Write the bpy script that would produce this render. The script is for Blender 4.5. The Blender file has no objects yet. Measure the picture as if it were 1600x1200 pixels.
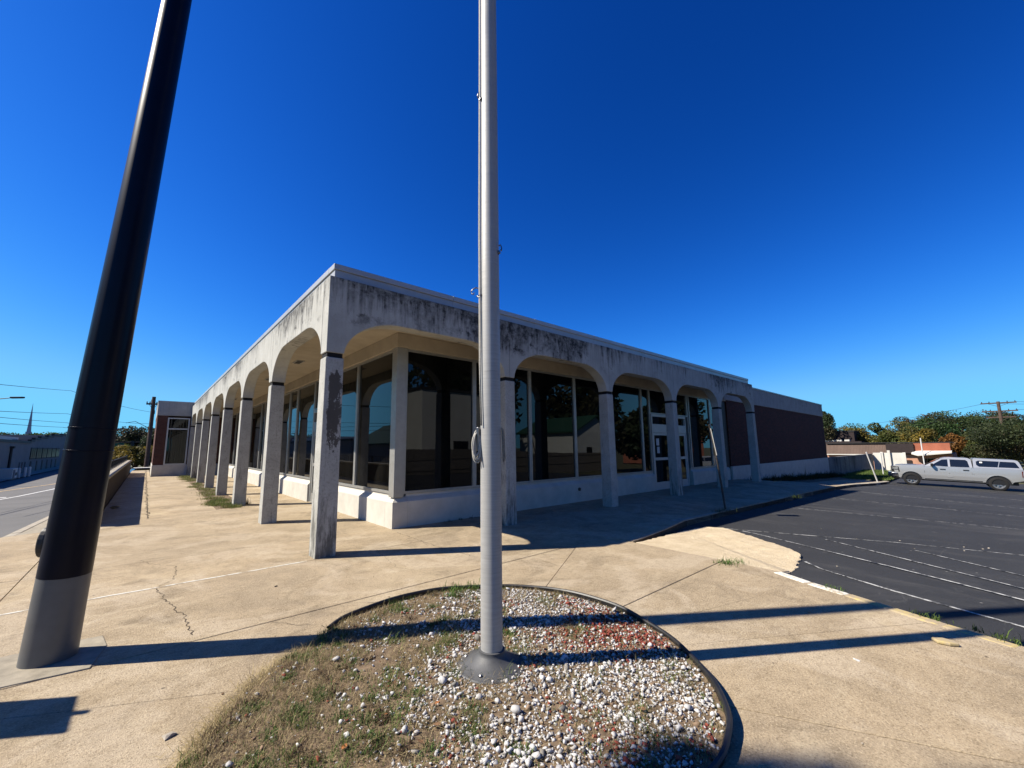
import bpy, bmesh, math, random
import numpy as np
from mathutils import Vector, Matrix
rng = np.random.default_rng(7); random.seed(7)
S = bpy.context.scene; C = S.collection
RAD = math.radians

# ------------------------------------------------------------------ camera, sky, sun, exposure
cam = bpy.data.cameras.new('camera'); camo = bpy.data.objects.new('camera', cam); C.objects.link(camo)
right = Vector((0.75989494, -0.64999856, -0.00784507)); up = Vector((-0.08626008, -0.11279129, 0.98986733)); fwd = Vector((0.6442972, 0.75151846, 0.14177846))
m3 = Matrix((right, up, -fwd)).transposed()
camo.matrix_world = Matrix.Translation((-2.0097, -6.4932, 1.6)) @ m3.to_4x4()
cam.sensor_fit = 'HORIZONTAL'; cam.sensor_width = 36.0; cam.lens = 635.236/1600*36
cam.shift_x = 21.16/1600; cam.shift_y = 7.80/1600
cam.clip_start = 0.05; cam.clip_end = 3000
S.camera = camo
SUN_EL = 44.6
sdir = Vector((-1.0, 0.647, 0)).normalized()          # horizontal direction towards the sun
to_sun = Vector((sdir.x*math.cos(RAD(SUN_EL)), sdir.y*math.cos(RAD(SUN_EL)), math.sin(RAD(SUN_EL))))
w = bpy.data.worlds.new('World'); S.world = w; w.use_nodes = True
wn = w.node_tree.nodes; wl = w.node_tree.links
sky = wn.new('ShaderNodeTexSky'); sky.sky_type = 'NISHITA'; sky.sun_disc = False
sky.sun_elevation = RAD(SUN_EL); sky.sun_rotation = math.atan2(sdir.x, sdir.y)
sky.altitude = 200; sky.air_density = 1.0; sky.dust_density = 0.3; sky.ozone_density = 3.5
# deep polarised autumn blue: one colour curve for the whole sky
sep = wn.new('ShaderNodeSeparateColor'); com = wn.new('ShaderNodeCombineColor'); wl.new(sky.outputs[0], sep.inputs[0])
for i, (k, g, top) in enumerate(((7.2, 2.78, .098), (2.05, 1.69, .33), (2.75, 1.50, .53))):
    a = wn.new('ShaderNodeMath'); a.operation = 'MULTIPLY'; wl.new(sep.outputs[i], a.inputs[0]); a.inputs[1].default_value = .06
    b = wn.new('ShaderNodeMath'); b.operation = 'POWER'; wl.new(a.outputs[0], b.inputs[0]); b.inputs[1].default_value = g
    c = wn.new('ShaderNodeMath'); c.operation = 'MULTIPLY'; wl.new(b.outputs[0], c.inputs[0]); c.inputs[1].default_value = k*10
    d = wn.new('ShaderNodeMath'); d.operation = 'SMOOTH_MIN'; wl.new(c.outputs[0], d.inputs[0]); d.inputs[1].default_value = top*10; d.inputs[2].default_value = top*8
    wl.new(d.outputs[0], com.inputs[i])
wl.new(com.outputs[0], wn['Background'].inputs[0]); wn['Background'].inputs[1].default_value = 0.1
sun = bpy.data.lights.new('sun', 'SUN'); sun.energy = 5.0; sun.angle = RAD(0.53); sun.color = (1.0, 0.92, 0.79)
suno = bpy.data.objects.new('sun', sun); C.objects.link(suno)
suno.rotation_euler = (-to_sun).to_track_quat('-Z', 'Y').to_euler(); suno.location = (-20, 15, 30)
S.view_settings.view_transform = 'Standard'; S.view_settings.look = 'None'
S.view_settings.exposure = 1.0; S.view_settings.gamma = 1.0
S.cycles.max_bounces = 8; S.cycles.transparent_max_bounces = 12

# ------------------------------------------------------------------ heights of the land
def smooth(s): s = min(max(s, 0.0), 1.0); return s*s*(3-2*s)
def zlot(x, y=-5.1): return -0.13 - .0225*min(max(x-6, 0), 34) - .32*smooth((x-22)/15) + .035*(min(max(y, -12), -1)+5.1)*smooth((x-22)/13)
def zroad(y): return -0.14 - 0.04*min(max(y-4, 0), 30)
def zpav(x, y):
    k = zlot(x, y)+0.13
    if x < 5: return 0.0
    q = min(max((y+2.1)/1.9, 0), 1)
    t = q if x < 19.4 else q*max(0, 1-(x-19.4)/6)
    return k*(1-t)
def gland(x, y):
    a = zlot(x)+0.13 - 1.3*smooth((x-37)/22); b = zroad(y)+0.14
    if x > 1.5: b *= smooth((y-45)/20)
    return -0.22 + a + b

# ------------------------------------------------------------------ materials
MATS = {}
ALB = .76            # overall reflectance of the palette
class NT:
    def __init__(s, name):
        s.m = bpy.data.materials.new(name); s.m.use_nodes = True; s.t = s.m.node_tree
        s.b = s.t.nodes['Principled BSDF']; s.out = s.t.nodes['Material Output']; MATS[name] = s.m
    def n(s, typ, ins=None, **props):
        nd = s.t.nodes.new('ShaderNode'+typ)
        for k, v in props.items(): setattr(nd, k, v)
        for k, v in (ins or {}).items(): s.set(nd.inputs[k], v)
        return nd
    def set(s, inp, v):
        if hasattr(v, 'is_linked') or isinstance(v, bpy.types.NodeSocket): s.t.links.new(v, inp)
        else:
            if isinstance(v, tuple) and len(v) == 3 and inp.type == 'RGBA': v = (*v, 1)
            inp.default_value = v
    def pos(s): return s.n('NewGeometry').outputs['Position']
    def obj(s): return s.n('TexCoord').outputs['Object']
    def scale(s, v, sc): return s.n('Mapping', {'Vector': v, 'Scale': sc}).outputs[0]
    def noise(s, scale, detail=4, rough=.55, vec=None, dist=0.0):
        return s.n('TexNoise', {'Vector': vec if vec is not None else s.pos(), 'Scale': scale, 'Detail': detail, 'Roughness': rough, 'Distortion': dist}).outputs[0]
    def ramp(s, f, stops, interp='LINEAR'):
        r = s.n('ValToRGB', {'Fac': f}); cr = r.color_ramp; cr.interpolation = interp
        while len(cr.elements) < len(stops): cr.elements.new(.5)
        for e, (p, c) in zip(cr.elements, stops):
            e.position = p; e.color = (c, c, c, 1) if not isinstance(c, tuple) else (*c, 1)
        return r.outputs[0]
    def mix(s, f, a, b, mode='MIX'):
        x = s.n('Mix', data_type='RGBA', blend_type=mode)
        s.set(x.inputs[0], f); s.set(x.inputs[6], a); s.set(x.inputs[7], b); return x.outputs[2]
    def math(s, op, a, b=0.0, clamp=False):
        x = s.n('Math', operation=op, use_clamp=clamp); s.set(x.inputs[0], a); s.set(x.inputs[1], b); return x.outputs[0]
    def xyz(s, v): return s.n('SeparateXYZ', {'Vector': v}).outputs
    def maprange(s, v, a, b, c=0.0, d=1.0):
        return s.n('MapRange', {'Value': v, 'From Min': a, 'From Max': b, 'To Min': c, 'To Max': d}, clamp=True).outputs[0]
    def bump(s, h, strength=.3, dist=.01):
        return s.n('Bump', {'Height': h, 'Strength': strength, 'Distance': dist}).outputs[0]
    def fin(s, col, rough=.8, metal=0.0, spec=.3, normal=None):
        col = s.mix(1.0, col, (ALB, ALB, ALB), 'MULTIPLY')
        s.set(s.b.inputs['Base Color'], col); s.set(s.b.inputs['Roughness'], rough); s.set(s.b.inputs['Metallic'], metal)
        s.set(s.b.inputs['Specular IOR Level'], spec)
        if normal is not None: s.set(s.b.inputs['Normal'], normal)
        return s.m

def plain(name, col, rough=.7, metal=0.0, spec=.3, var=.15, scale=3.0, bump=.0):
    t = NT(name); n = t.noise(scale, 6, .6)
    lo = tuple(c*(1-var) for c in col); hi = tuple(min(1, c*(1+var)) for c in col)
    c = t.ramp(n, [(.3, lo), (.7, hi)])
    nrm = t.bump(t.noise(scale*20, 3), bump, .004) if bump else None
    return t.fin(c, rough, metal, spec, nrm)

def mk_pavement():
    t = NT('concrete_pavement'); p = t.pos()
    big = t.noise(.42, 6, .62, dist=.8); mid = t.noise(2.3, 7, .68, dist=.5); fine = t.noise(75, 3, .7); grit = t.noise(210, 2, .6); cl = t.noise(14, 5, .65)
    base = t.ramp(big, [(.30, (.32, .25, .165)), (.42, (.42, .33, .215)), (.56, (.49, .385, .25)), (.68, (.59, .475, .31))])
    rnd = t.n('ObjectInfo').outputs['Random']
    base = t.mix(t.maprange(rnd, 0, 1, .0, .5), base, (.38, .31, .215))
    base = t.mix(t.ramp(mid, [(.46, 0.0), (.62, .30), (.80, .62)]), base, (.215, .163, .100))
    lite = t.noise(1.7, 7, .66, vec=t.scale(p, (.8, 1.9, 1)), dist=1.2)
    base = t.mix(t.ramp(lite, [(.55, 0.0), (.68, .5)]), base, (.60, .50, .345))
    stain = t.noise(.9, 8, .7, vec=t.n('Mapping', {'Vector': p, 'Location': (7, 3, 0)}).outputs[0], dist=1.5)
    base = t.mix(t.ramp(stain, [(.53, 0.0), (.66, .55)]), base, (.17, .134, .09))
    worn = t.noise(.75, 9, .66, vec=t.n('Mapping', {'Vector': p, 'Location': (3, 11, 0)}).outputs[0], dist=1.1)
    base = t.mix(t.ramp(worn, [(.50, 0.0), (.57, .42)]), base, (.60, .505, .375)); base = t.mix(t.ramp(worn, [(.36, .38), (.43, 0.0)]), base, (.25, .20, .14))
    base = t.mix(t.ramp(cl, [(.35, .35), (.5, 0.0)]), base, (.22, .165, .10))
    base = t.mix(t.ramp(fine, [(.28, .8), (.47, 0.0)]), base, (.15, .11, .066))
    base = t.mix(t.ramp(fine, [(.54, 0.0), (.72, .75)]), base, (.68, .56, .38))
    spots = t.n('TexVoronoi', {'Vector': t.n('Mapping', {'Vector': p, 'Scale': (1, 1, .01)}).outputs[0], 'Scale': 2.6}).outputs['Distance']
    base = t.mix(t.ramp(spots, [(.024, .7), (.04, 0.0)]), base, (.06, .05, .04))
    h = t.math('ADD', fine, t.math('MULTIPLY', grit, .7))
    return t.fin(base, .9, 0, .2, t.bump(h, .8, .008))

def mk_stained(name, base_lo, base_hi, zlo, zhi, amount=1.0, streak=(7, 7, .7)):
    t = NT(name); p = t.pos(); z = t.xyz(p)[2]
    c = t.ramp(t.noise(2.2, 6, .6), [(.3, base_lo), (.7, base_hi)])
    c = t.mix(t.ramp(t.noise(38, 4, .7), [(.3, .3), (.5, 0.0)]), c, tuple(v*.72 for v in base_lo))
    st = t.noise(1.0, 7, .68, vec=t.scale(p, streak)); patch = t.noise(.55, 3, .5, vec=t.scale(p, (1, 1, .25)))
    hgt = t.maprange(z, zlo, zhi, 0, 1)
    o = t.xyz(p); front = t.math('MULTIPLY', t.maprange(o[1], .03, .0, 0, 1), t.math('MULTIPLY', t.maprange(o[0], .5, 1.2, 0, 1), t.maprange(o[0], 11.5, 3.0, .15, 1)))
    f = t.math('ADD', t.math('MULTIPLY', st, .75), t.math('MULTIPLY', patch, .62)); f = t.math('ADD', f, t.math('MULTIPLY', hgt, .27))
    f = t.math('ADD', f, t.math('MULTIPLY', front, .09))
    m = t.ramp(f, [(.86, 0.0), (.95, .55*amount), (1.06, .96*amount)])
    blot = t.noise(2.6, 6, .72, vec=t.scale(p, (1, 1, 1.3))); m = t.math('MAXIMUM', m, t.math('MULTIPLY', t.ramp(t.math('ADD', blot, t.math('MULTIPLY', front, .07)), [(.55, 0.0), (.64, .95*amount)]), t.maprange(patch, .40, .56, 0, 1)))
    gr = t.noise(7, 7, .75); m = t.math('MULTIPLY', m, t.maprange(gr, .32, .58, .15, 1))
    m = t.math('MULTIPLY', m, t.maprange(hgt, 0.0, .25, 0, 1))
    c = t.mix(m, c, (.022, .022, .024))
    run = t.noise(1.0, 5, .6, vec=t.scale(p, (16, 16, .35)))
    c = t.mix(t.math('MULTIPLY', t.ramp(run, [(.5, 0.0), (.72, .38)]), t.maprange(hgt, 0, .6, .25, 1)), c, (.12, .115, .105))
    return t.fin(c, .85, 0, .25, t.bump(t.noise(55, 4, .6), .25, .004))

def mk_column(name, peel):
    t = NT(name); p = t.pos(); o = t.xyz(p)
    c = t.ramp(t.noise(3.5, 6, .6), [(.3, (.40, .40, .365)), (.7, (.53, .525, .485))])
    c = t.mix(t.ramp(t.noise(30, 5, .7), [(.34, .5), (.5, 0.0)]), c, (.22, .21, .19))
    g = t.noise(1.0, 6, .7, vec=t.scale(p, (9, 9, 1.6))); low = t.maprange(o[2], 0.0, 1.6, 1, 0)
    rnd = t.n('ObjectInfo').outputs['Random']
    f = t.math('ADD', g, t.math('MULTIPLY', low, t.maprange(rnd, 0, 1, .02, .2)))
    c = t.mix(t.ramp(f, [(.60, 0.0), (.74, .75)]), c, (.07, .068, .062))
    if peel:
        a = t.noise(9, 8, .70, vec=t.scale(p, (1, 1, .45)), dist=.6); e = t.noise(45, 5, .7)
        hz = t.math('MULTIPLY', t.maprange(o[2], 1.05, 1.9, 0, 1), t.maprange(o[2], 2.95, 2.72, 0, 1))
        hx = t.math('MULTIPLY', t.maprange(o[0], .015, .09, 0, 1), t.maprange(o[0], .285, .2, .55, 1))
        f = t.math('ADD', t.math('MULTIPLY', a, .8), t.math('ADD', t.math('MULTIPLY', e, .26), t.math('MULTIPLY', t.math('MULTIPLY', hz, hx), .37)))
        fac = t.ramp(f, [(.775, 0.0), (.795, .92)])
        c = t.mix(t.math('MULTIPLY', fac, t.maprange(o[1], .02, .0, 0, 1)), c, (.075, .066, .056))
    return t.fin(c, .85, 0, .25, t.bump(t.noise(60, 4, .6), .3, .004))

def mk_glass():
    t = NT('tinted_glass')
    t.t.nodes.remove(t.b)
    wob = t.noise(.55, 2, .4); nb = t.n('Bump', {'Height': wob, 'Strength': .06, 'Distance': .05}).outputs[0]
    gl = t.n('BsdfGlossy', {'Color': (.92, .96, 1.0), 'Roughness': 0.004, 'Normal': nb})
    tr = t.n('BsdfTransparent', {'Color': (.06, .063, .066)})
    du = t.n('BsdfDiffuse', {'Color': (.22, .215, .20)})
    film = t.ramp(t.noise(1.4, 5, .6, vec=t.scale(t.pos(), (1, 1, .4))), [(.35, .008), (.75, .045)])
    m1 = t.n('MixShader', {0: film, 1: tr.outputs[0], 2: du.outputs[0]})
    fr = t.n('Fresnel', {'IOR': 1.42})
    m2 = t.n('MixShader', {0: fr.outputs[0], 1: m1.outputs[0], 2: gl.outputs[0]})
    t.t.links.new(m2.outputs[0], t.out.inputs[0]); return t.m

def mk_brick(name, c1, c2, mortar):
    t = NT(name); o = t.xyz(t.pos())
    v = t.n('CombineXYZ', {0: t.math('ADD', o[0], o[1]), 1: o[2], 2: 0.0}).outputs[0]
    b = t.n('TexBrick', {'Vector': v, 'Color1': c1, 'Color2': c2, 'Mortar': mortar, 'Scale': 1.0, 'Mortar Size': .006, 'Mortar Smooth': .2, 'Bias': -.1, 'Brick Width': .21, 'Row Height': .072}, offset=.5)
    c = t.mix(t.ramp(t.noise(1.1, 5, .6), [(.35, .0), (.75, .45)]), b.outputs[0], tuple(x*.6 for x in c1))
    return t.fin(c, .88, 0, .2, t.bump(t.math('MULTIPLY', b.outputs[1], -1.0), .5, .006))

def mk_asphalt():
    t = NT('new_asphalt'); p = t.pos()
    c = t.ramp(t.noise(.5, 5, .6), [(.3, (.020, .021, .023)), (.7, (.033, .034, .036))])
    c = t.mix(t.ramp(t.noise(160, 2, .7), [(.5, 0.0), (.72, .75)]), c, (.085, .085, .088))
    sc = t.noise(1.0, 8, .7, vec=t.scale(p, (.9, .35, 1)), dist=.8)
    c = t.mix(t.ramp(sc, [(.53, 0.0), (.70, .65)]), c, (.085, .083, .08))
    sc2 = t.noise(2.4, 9, .75, vec=t.scale(p, (.6, 2.2, 1)), dist=2.0); c = t.mix(t.ramp(sc2, [(.60, 0.0), (.70, .55)]), c, (.13, .128, .122))
    sp = t.n('TexVoronoi', {'Vector': p, 'Scale': 3.2}).outputs['Distance']
    c = t.mix(t.ramp(sp, [(.03, .8), (.05, 0.0)]), c, (.28, .27, .25))
    return t.fin(c, .82, 0, .3, t.bump(t.noise(150, 3, .7), .7, .006))

def mk_road():
    t = NT('worn_road_asphalt'); p = t.pos()
    c = t.ramp(t.noise(.4, 5, .6), [(.3, (.13, .128, .125)), (.7, (.175, .17, .165))])
    c = t.mix(t.ramp(t.noise(90, 2, .7), [(.3, .4), (.5, 0.0)]), c, (.07, .07, .07))
    return t.fin(c, .9, 0, .25, t.bump(t.noise(80, 3), .4, .006))

def mk_line(name, col, wear, under):
    t = NT(name)
    f = t.ramp(t.noise(9, 7, .7), [(wear-.07, 0.0), (wear+.07, 1.0)])
    return t.fin(t.mix(f, under, col), .75, 0, .3, t.bump(t.noise(120, 3), .4, .004))

def mk_vcol(name, rough=.8, sub=0.0, spec=.2, trans=0.0):
    t = NT(name); a = t.n('VertexColor', layer_name='col').outputs[0]
    rnd = t.n('ObjectInfo').outputs['Random']
    hs = t.n('HueSaturation', {'Hue': t.maprange(rnd, 0, 1, .485, .515), 'Value': t.maprange(rnd, 0, 1, .85, 1.15), 'Color': a}).outputs[0]
    t.fin(hs, rough, 0, spec)
    if trans:
        tl = t.n('BsdfTranslucent', {'Color': hs}); mx = t.n('MixShader', {0: trans, 1: t.b.outputs[0], 2: tl.outputs[0]})
        t.t.links.new(mx.outputs[0], t.out.inputs[0])
    return t.m

def mk_flagpole():
    t = NT('brushed_aluminium'); p = t.obj()
    n = t.noise(1.0, 5, .7, vec=t.scale(p, (4, 4, 90))); n2 = t.noise(6, 5, .6)
    c = t.ramp(n, [(.25, (.36, .36, .35)), (.75, (.47, .465, .45))])
    ring = t.noise(1.0, 2, .5, vec=t.scale(p, (3, 3, 17)))
    c = t.mix(t.ramp(ring, [(.72, 0.0), (.76, .4)]), c, (.20, .20, .20))
    return t.fin(c, t.maprange(n2, .3, .7, .45, .62), .22, .4, t.bump(n, .04, .002))

def mk_car():
    t = NT('silver_car_paint')
    c = t.ramp(t.noise(400, 2, .6), [(.3, (.40, .41, .42)), (.7, (.50, .51, .52))])
    t.fin(c, .34, .45, .5); t.b.inputs['Coat Weight'].default_value = .6; t.b.inputs['Coat Roughness'].default_value = .06
    return t.m

mk_pavement(); mk_glass(); mk_asphalt(); mk_road(); mk_flagpole(); mk_car()
mk_stained('stained_painted_concrete', (.42, .42, .385), (.55, .545, .505), 3.55, 4.38, 1.0)
mk_stained('wing_concrete_band', (.36, .36, .345), (.45, .45, .43), 3.8, 5.4, .5)
mk_stained('stained_wall', (.20, .20, .19), (.30, .30, .28), -2.4, .6, 1.0, (3, 3, .3)); mk_column('column_concrete', False); mk_column('peeling_column_concrete', True)
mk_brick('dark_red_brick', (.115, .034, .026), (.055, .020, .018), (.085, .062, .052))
mk_brick('sunlit_red_brick', (.14, .058, .042), (.10, .042, .032), (.12, .10, .085))  # lighter copy of the wing brick, sunlight put into its colour
mk_line('white_line_paint', (.55, .55, .53), .49, (.035, .036, .038))
mk_line('kerb_white_paint', (.72, .70, .62), .45, (.40, .32, .21))
mk_line('yellow_kerb_paint', (.55, .43, .17), .54, (.42, .34, .22))
mk_line('road_line_paint', (.72, .72, .70), .36, (.15, .15, .15))
mk_line('road_yellow_paint', (.60, .42, .20), .40, (.15, .15, .15))
mk_vcol('gravel_stone', .75); mk_vcol('grass_blade', .7, trans=.25); mk_vcol('tree_leaf', .6, trans=.3)
plain('joint_dirt', (.085, .065, .045), .95, var=.4, scale=20)
plain('bed_soil', (.19, .135, .085), .95, var=.45, scale=18, bump=.6)
plain('dry_ground', (.085, .085, .04), .95, var=.35, scale=.8, bump=.4)
plain('lawn_ground', (.075, .095, .03), .95, var=.35, scale=4, bump=.4)
plain('kerb_concrete', (.40, .36, .29), .9, var=.25, scale=5, bump=.5)
def mk_apron():
    t = NT('ramp_concrete'); c = t.ramp(t.noise(3.5, 7, .7), [(.3, (.58, .46, .30)), (.7, (.80, .67, .46))])
    g = t.noise(48, 5, .75); c = t.mix(t.ramp(g, [(.30, .75), (.42, 0.0)]), c, (.26, .19, .12)); c = t.mix(t.ramp(g, [(.56, 0.0), (.7, .7)]), c, (.75, .66, .48))
    return t.fin(c, .93, 0, .2, t.bump(t.math('ADD', g, t.noise(13, 6, .7)), 1.0, .02))
mk_apron()
plain('patch_concrete', (.34, .30, .23), .92, var=.25, scale=8, bump=.6)
plain('plinth_paint', (.60, .575, .51), .75, var=.12, scale=3, bump=.2)
plain('soffit_paint', (.52, .45, .34), .8, var=.12, scale=2)
plain('coping_metal', (.50, .50, .49), .45, .35, .5, var=.08, scale=2)
plain('roof_membrane', (.30, .29, .28), .9, var=.15)
plain('window_aluminium', (.44, .44, .42), .42, .5, .5, var=.10, scale=6)
plain('white_aluminium', (.58, .58, .56), .4, .2, .5, var=.06, scale=5)
plain('black_shim', (.015, .015, .015), .9)
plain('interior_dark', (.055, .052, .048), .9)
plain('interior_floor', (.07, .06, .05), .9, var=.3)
plain('vertical_blind', (.20, .21, .22), .8, var=.1)
plain('paper', (.75, .75, .72), .9, var=.04)
plain('navy_pole_paint', (.0022, .0035, .013), .33, 0, .16, var=.25, scale=5)
plain('grey_pole_paint', (.115, .12, .125), .42, 0, .5, var=.12, scale=6)
plain('dark_plastic', (.02, .02, .022), .5, 0, .5)
plain('edging_plastic', (.016, .016, .017), .48, 0, .5, var=.4, scale=9)
plain('cast_aluminium', (.10, .102, .105), .6, .2, .4, var=.2, scale=9, bump=.3)
plain('rope_fibre', (.52, .50, .44), .9, var=.2, scale=60, bump=.5)
plain('steel_hook', (.30, .30, .31), .35, .9, .5)
plain('rusty_steel', (.10, .085, .075), .7, .5, .4, var=.4, scale=14)
plain('sign_white', (.70, .70, .68), .5, 0, .5, var=.05)
plain('black_rail', (.012, .012, .013), .5, .2, .5)
mk_brick('wall_concrete', (.06, .040, .030), (.045, .030, .024), (.055, .045, .036))
plain('grey_render', (.215, .205, .205), .9, var=.1, scale=.6)
plain('dark_trim', (.03, .03, .032), .6)
plain('white_render', (.66, .64, .58), .85, var=.08, scale=.8)
plain('brown_roof', (.13, .085, .065), .75, .0, .3, var=.15, scale=1)
plain('dark_brown', (.032, .022, .022), .8)
plain('brick_orange', (.36, .12, .07), .9, var=.18, scale=1.2)
plain('pink_render', (.52, .28, .19), .9, var=.12, scale=1.2)
plain('green_roof', (.022, .075, .045), .7, var=.15)
plain('clapboard_white', (.66, .66, .62), .8, var=.06)
plain('fence_wood', (.15, .13, .11), .9, var=.3, scale=5)
plain('bark', (.075, .055, .04), .95, var=.35, scale=8, bump=.6)
plain('pole_wood', (.095, .065, .05), .9, var=.35, scale=3)
plain('rubber_tyre', (.016, .016, .017), .85, var=.2, scale=10)
plain('alloy_rim', (.55, .55, .56), .28, .85, .5, var=.05)
plain('chrome', (.62, .62, .63), .14, 1.0, .5, var=.03)
plain('car_black', (.012, .012, .013), .45, 0, .5)
plain('car_glass', (.010, .012, .014), .05, 0, .7, var=.05)
plain('dull_glass', (.03, .032, .036), .3, 0, .15)
plain('red_lens', (.22, .008, .012), .2, 0, .5)
plain('headlamp', (.35, .37, .38), .12, .4, .6)
plain('rock', (.42, .37, .30), .9, var=.25, scale=20, bump=.5)
plain('dry_leaf', (.16, .09, .045), .9, var=.4, scale=30)
plain('orange_leaf', (.34, .13, .04), .8, var=.3, scale=40)
plain('red_sign', (.40, .05, .04), .6)
plain('church_shaded_white', (.42, .40, .46), .8, var=.05)  # white greyed towards purple, shade put into the colour
plain('green_sign', (.01, .11, .06), .5)
MAT = lambda n: MATS[n]

# ------------------------------------------------------------------ helpers
class MB:
    def __init__(s): s.v = []; s.f = []
    def add(s, vs, fs):
        o = len(s.v); s.v += [tuple(v) for v in vs]; s.f += [tuple(i+o for i in f) for f in fs]; return s
    def box(s, x0, x1, y0, y1, z0, z1):
        return s.add([(x0,y0,z0),(x1,y0,z0),(x1,y1,z0),(x0,y1,z0),(x0,y0,z1),(x1,y0,z1),(x1,y1,z1),(x0,y1,z1)],
                     [(3,2,1,0),(4,5,6,7),(0,1,5,4),(1,2,6,5),(2,3,7,6),(3,0,4,7)])
    def prism(s, pts, z0, z1, zf=None):     # plan polygon (ccw) extruded in z; zf gives the top height
        n = len(pts); zt = (lambda x, y: z1) if zf is None else (lambda x, y: zf(x, y)+z1)
        zb = (lambda x, y: z0) if zf is None else (lambda x, y: zf(x, y)+z0)
        return s.add([(x, y, zb(x, y)) for x, y in pts]+[(x, y, zt(x, y)) for x, y in pts],
                     [tuple(range(n-1, -1, -1)), tuple(range(n, 2*n))]+[(i, (i+1) % n, n+(i+1) % n, n+i) for i in range(n)])
    def slab3(s, pts, off):                  # polygon in 3D extruded along off
        n = len(pts); off = Vector(off)
        return s.add([Vector(p) for p in pts]+[Vector(p)+off for p in pts],
                     [tuple(range(n-1, -1, -1)), tuple(range(n, 2*n))]+[(i, (i+1) % n, n+(i+1) % n, n+i) for i in range(n)])
    def tube(s, pts, rads, seg=10, caps=True):
        pts = [Vector(p) for p in pts]; N = len(pts)
        if not hasattr(rads, '__len__'): rads = [rads]*N
        o = len(s.v); ref = None
        for i, p in enumerate(pts):
            d = (pts[min(i+1, N-1)]-pts[max(i-1, 0)]).normalized()
            if ref is None: ref = Vector((0, 0, 1)) if abs(d.z) < .9 else Vector((1, 0, 0))
            a = d.cross(ref).normalized(); b = d.cross(a).normalized(); ref = -b if False else ref
            for j in range(seg):
                t = 2*math.pi*j/seg; s.v.append(tuple(p+(a*math.cos(t)+b*math.sin(t))*rads[i]))
        for i in range(N-1):
            for j in range(seg):
                k = (j+1) % seg; s.f.append((o+i*seg+j, o+i*seg+k, o+(i+1)*seg+k, o+(i+1)*seg+j))
        if caps: s.f.append(tuple(o+j for j in range(seg-1, -1, -1))); s.f.append(tuple(o+(N-1)*seg+j for j in range(seg)))
        return s
    def lathe(s, prof, c=(0, 0, 0), seg=32, caps=True):  # profile (r,z)
        o = len(s.v); n = len(prof)
        for r, z in prof:
            for j in range(seg):
                t = 2*math.pi*j/seg; s.v.append((c[0]+r*math.cos(t), c[1]+r*math.sin(t), c[2]+z))
        for i in range(n-1):
            for j in range(seg):
                k = (j+1) % seg; s.f.append((o+i*seg+j, o+i*seg+k, o+(i+1)*seg+k, o+(i+1)*seg+j))
        if caps: s.f.append(tuple(o+j for j in range(seg-1, -1, -1))); s.f.append(tuple(o+(n-1)*seg+j for j in range(seg)))
        return s
    def ribbon(s, pts, width, z, zf=None):
        L = []; R_ = []
        for i, p in enumerate(pts):
            a = pts[max(i-1, 0)]; b = pts[min(i+1, len(pts)-1)]; dx, dy = b[0]-a[0], b[1]-a[1]; l = math.hypot(dx, dy) or 1
            wd = width[i] if hasattr(width, '__len__') else width
            nx, ny = -dy/l*wd/2, dx/l*wd/2
            for Q, sg in ((L, 1), (R_, -1)):
                x, y = p[0]+nx*sg, p[1]+ny*sg; Q.append((x, y, z+(zf(x, y) if zf else 0)))
        n = len(pts); s.add(L+R_, [(i, n+i, n+i+1, i+1) for i in range(n-1)]); return s
    def build(s, name, mat, parent=None, smooth_=False, bevel=0.0, seg=2, loc=None):
        me = bpy.data.meshes.new(name); me.from_pydata(s.v, [], s.f); me.update()
        bm = bmesh.new(); bm.from_mesh(me); bmesh.ops.recalc_face_normals(bm, faces=bm.faces); bm.to_mesh(me); bm.free()
        return finish(me, name, mat, parent, smooth_, bevel, seg, loc)
def finish(me, name, mat, parent=None, smooth_=False, bevel=0.0, seg=2, loc=None):
    if mat: me.materials.append(MAT(mat) if isinstance(mat, str) else mat)
    if smooth_:
        me.shade_smooth() if smooth_ is True else me.shade_smooth()
    o = bpy.data.objects.new(name, me); C.objects.link(o)
    if parent: o.parent = parent
    if loc: o.location = loc
    if smooth_ == 'auto':
        md = o.modifiers.new('edges', 'EDGE_SPLIT'); md.split_angle = RAD(35)
    if bevel:
        md = o.modifiers.new('bevel', 'BEVEL'); md.width = bevel; md.segments = seg; md.limit_method = 'ANGLE'; md.angle_limit = RAD(40)
        md.harden_normals = False
    return o
def empty(name, loc=(0, 0, 0), rz=0.0):
    o = bpy.data.objects.new(name, None); C.objects.link(o); o.location = loc; o.rotation_euler = (0, 0, rz); o.empty_display_size = .2; return o
def tag(o, label, cat=None, group=None, kind=None):
    if label: o['label'] = label
    if cat: o['category'] = cat
    if group: o['group'] = group
    if kind: o['kind'] = kind
    return o
def struct(o, label=None):
    o['kind'] = 'structure'
    if label: o['label'] = label
    return o
def copy_thing(root, loc, rz=0.0, sc=(1, 1, 1)):
    def rec(o, par):
        c = o.copy(); C.objects.link(c); c.parent = par
        for ch in o.children: rec(ch, c)
        return c
    r = rec(root, None); r.location = loc; r.rotation_euler = (0, 0, rz); r.scale = sc; return r
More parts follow.
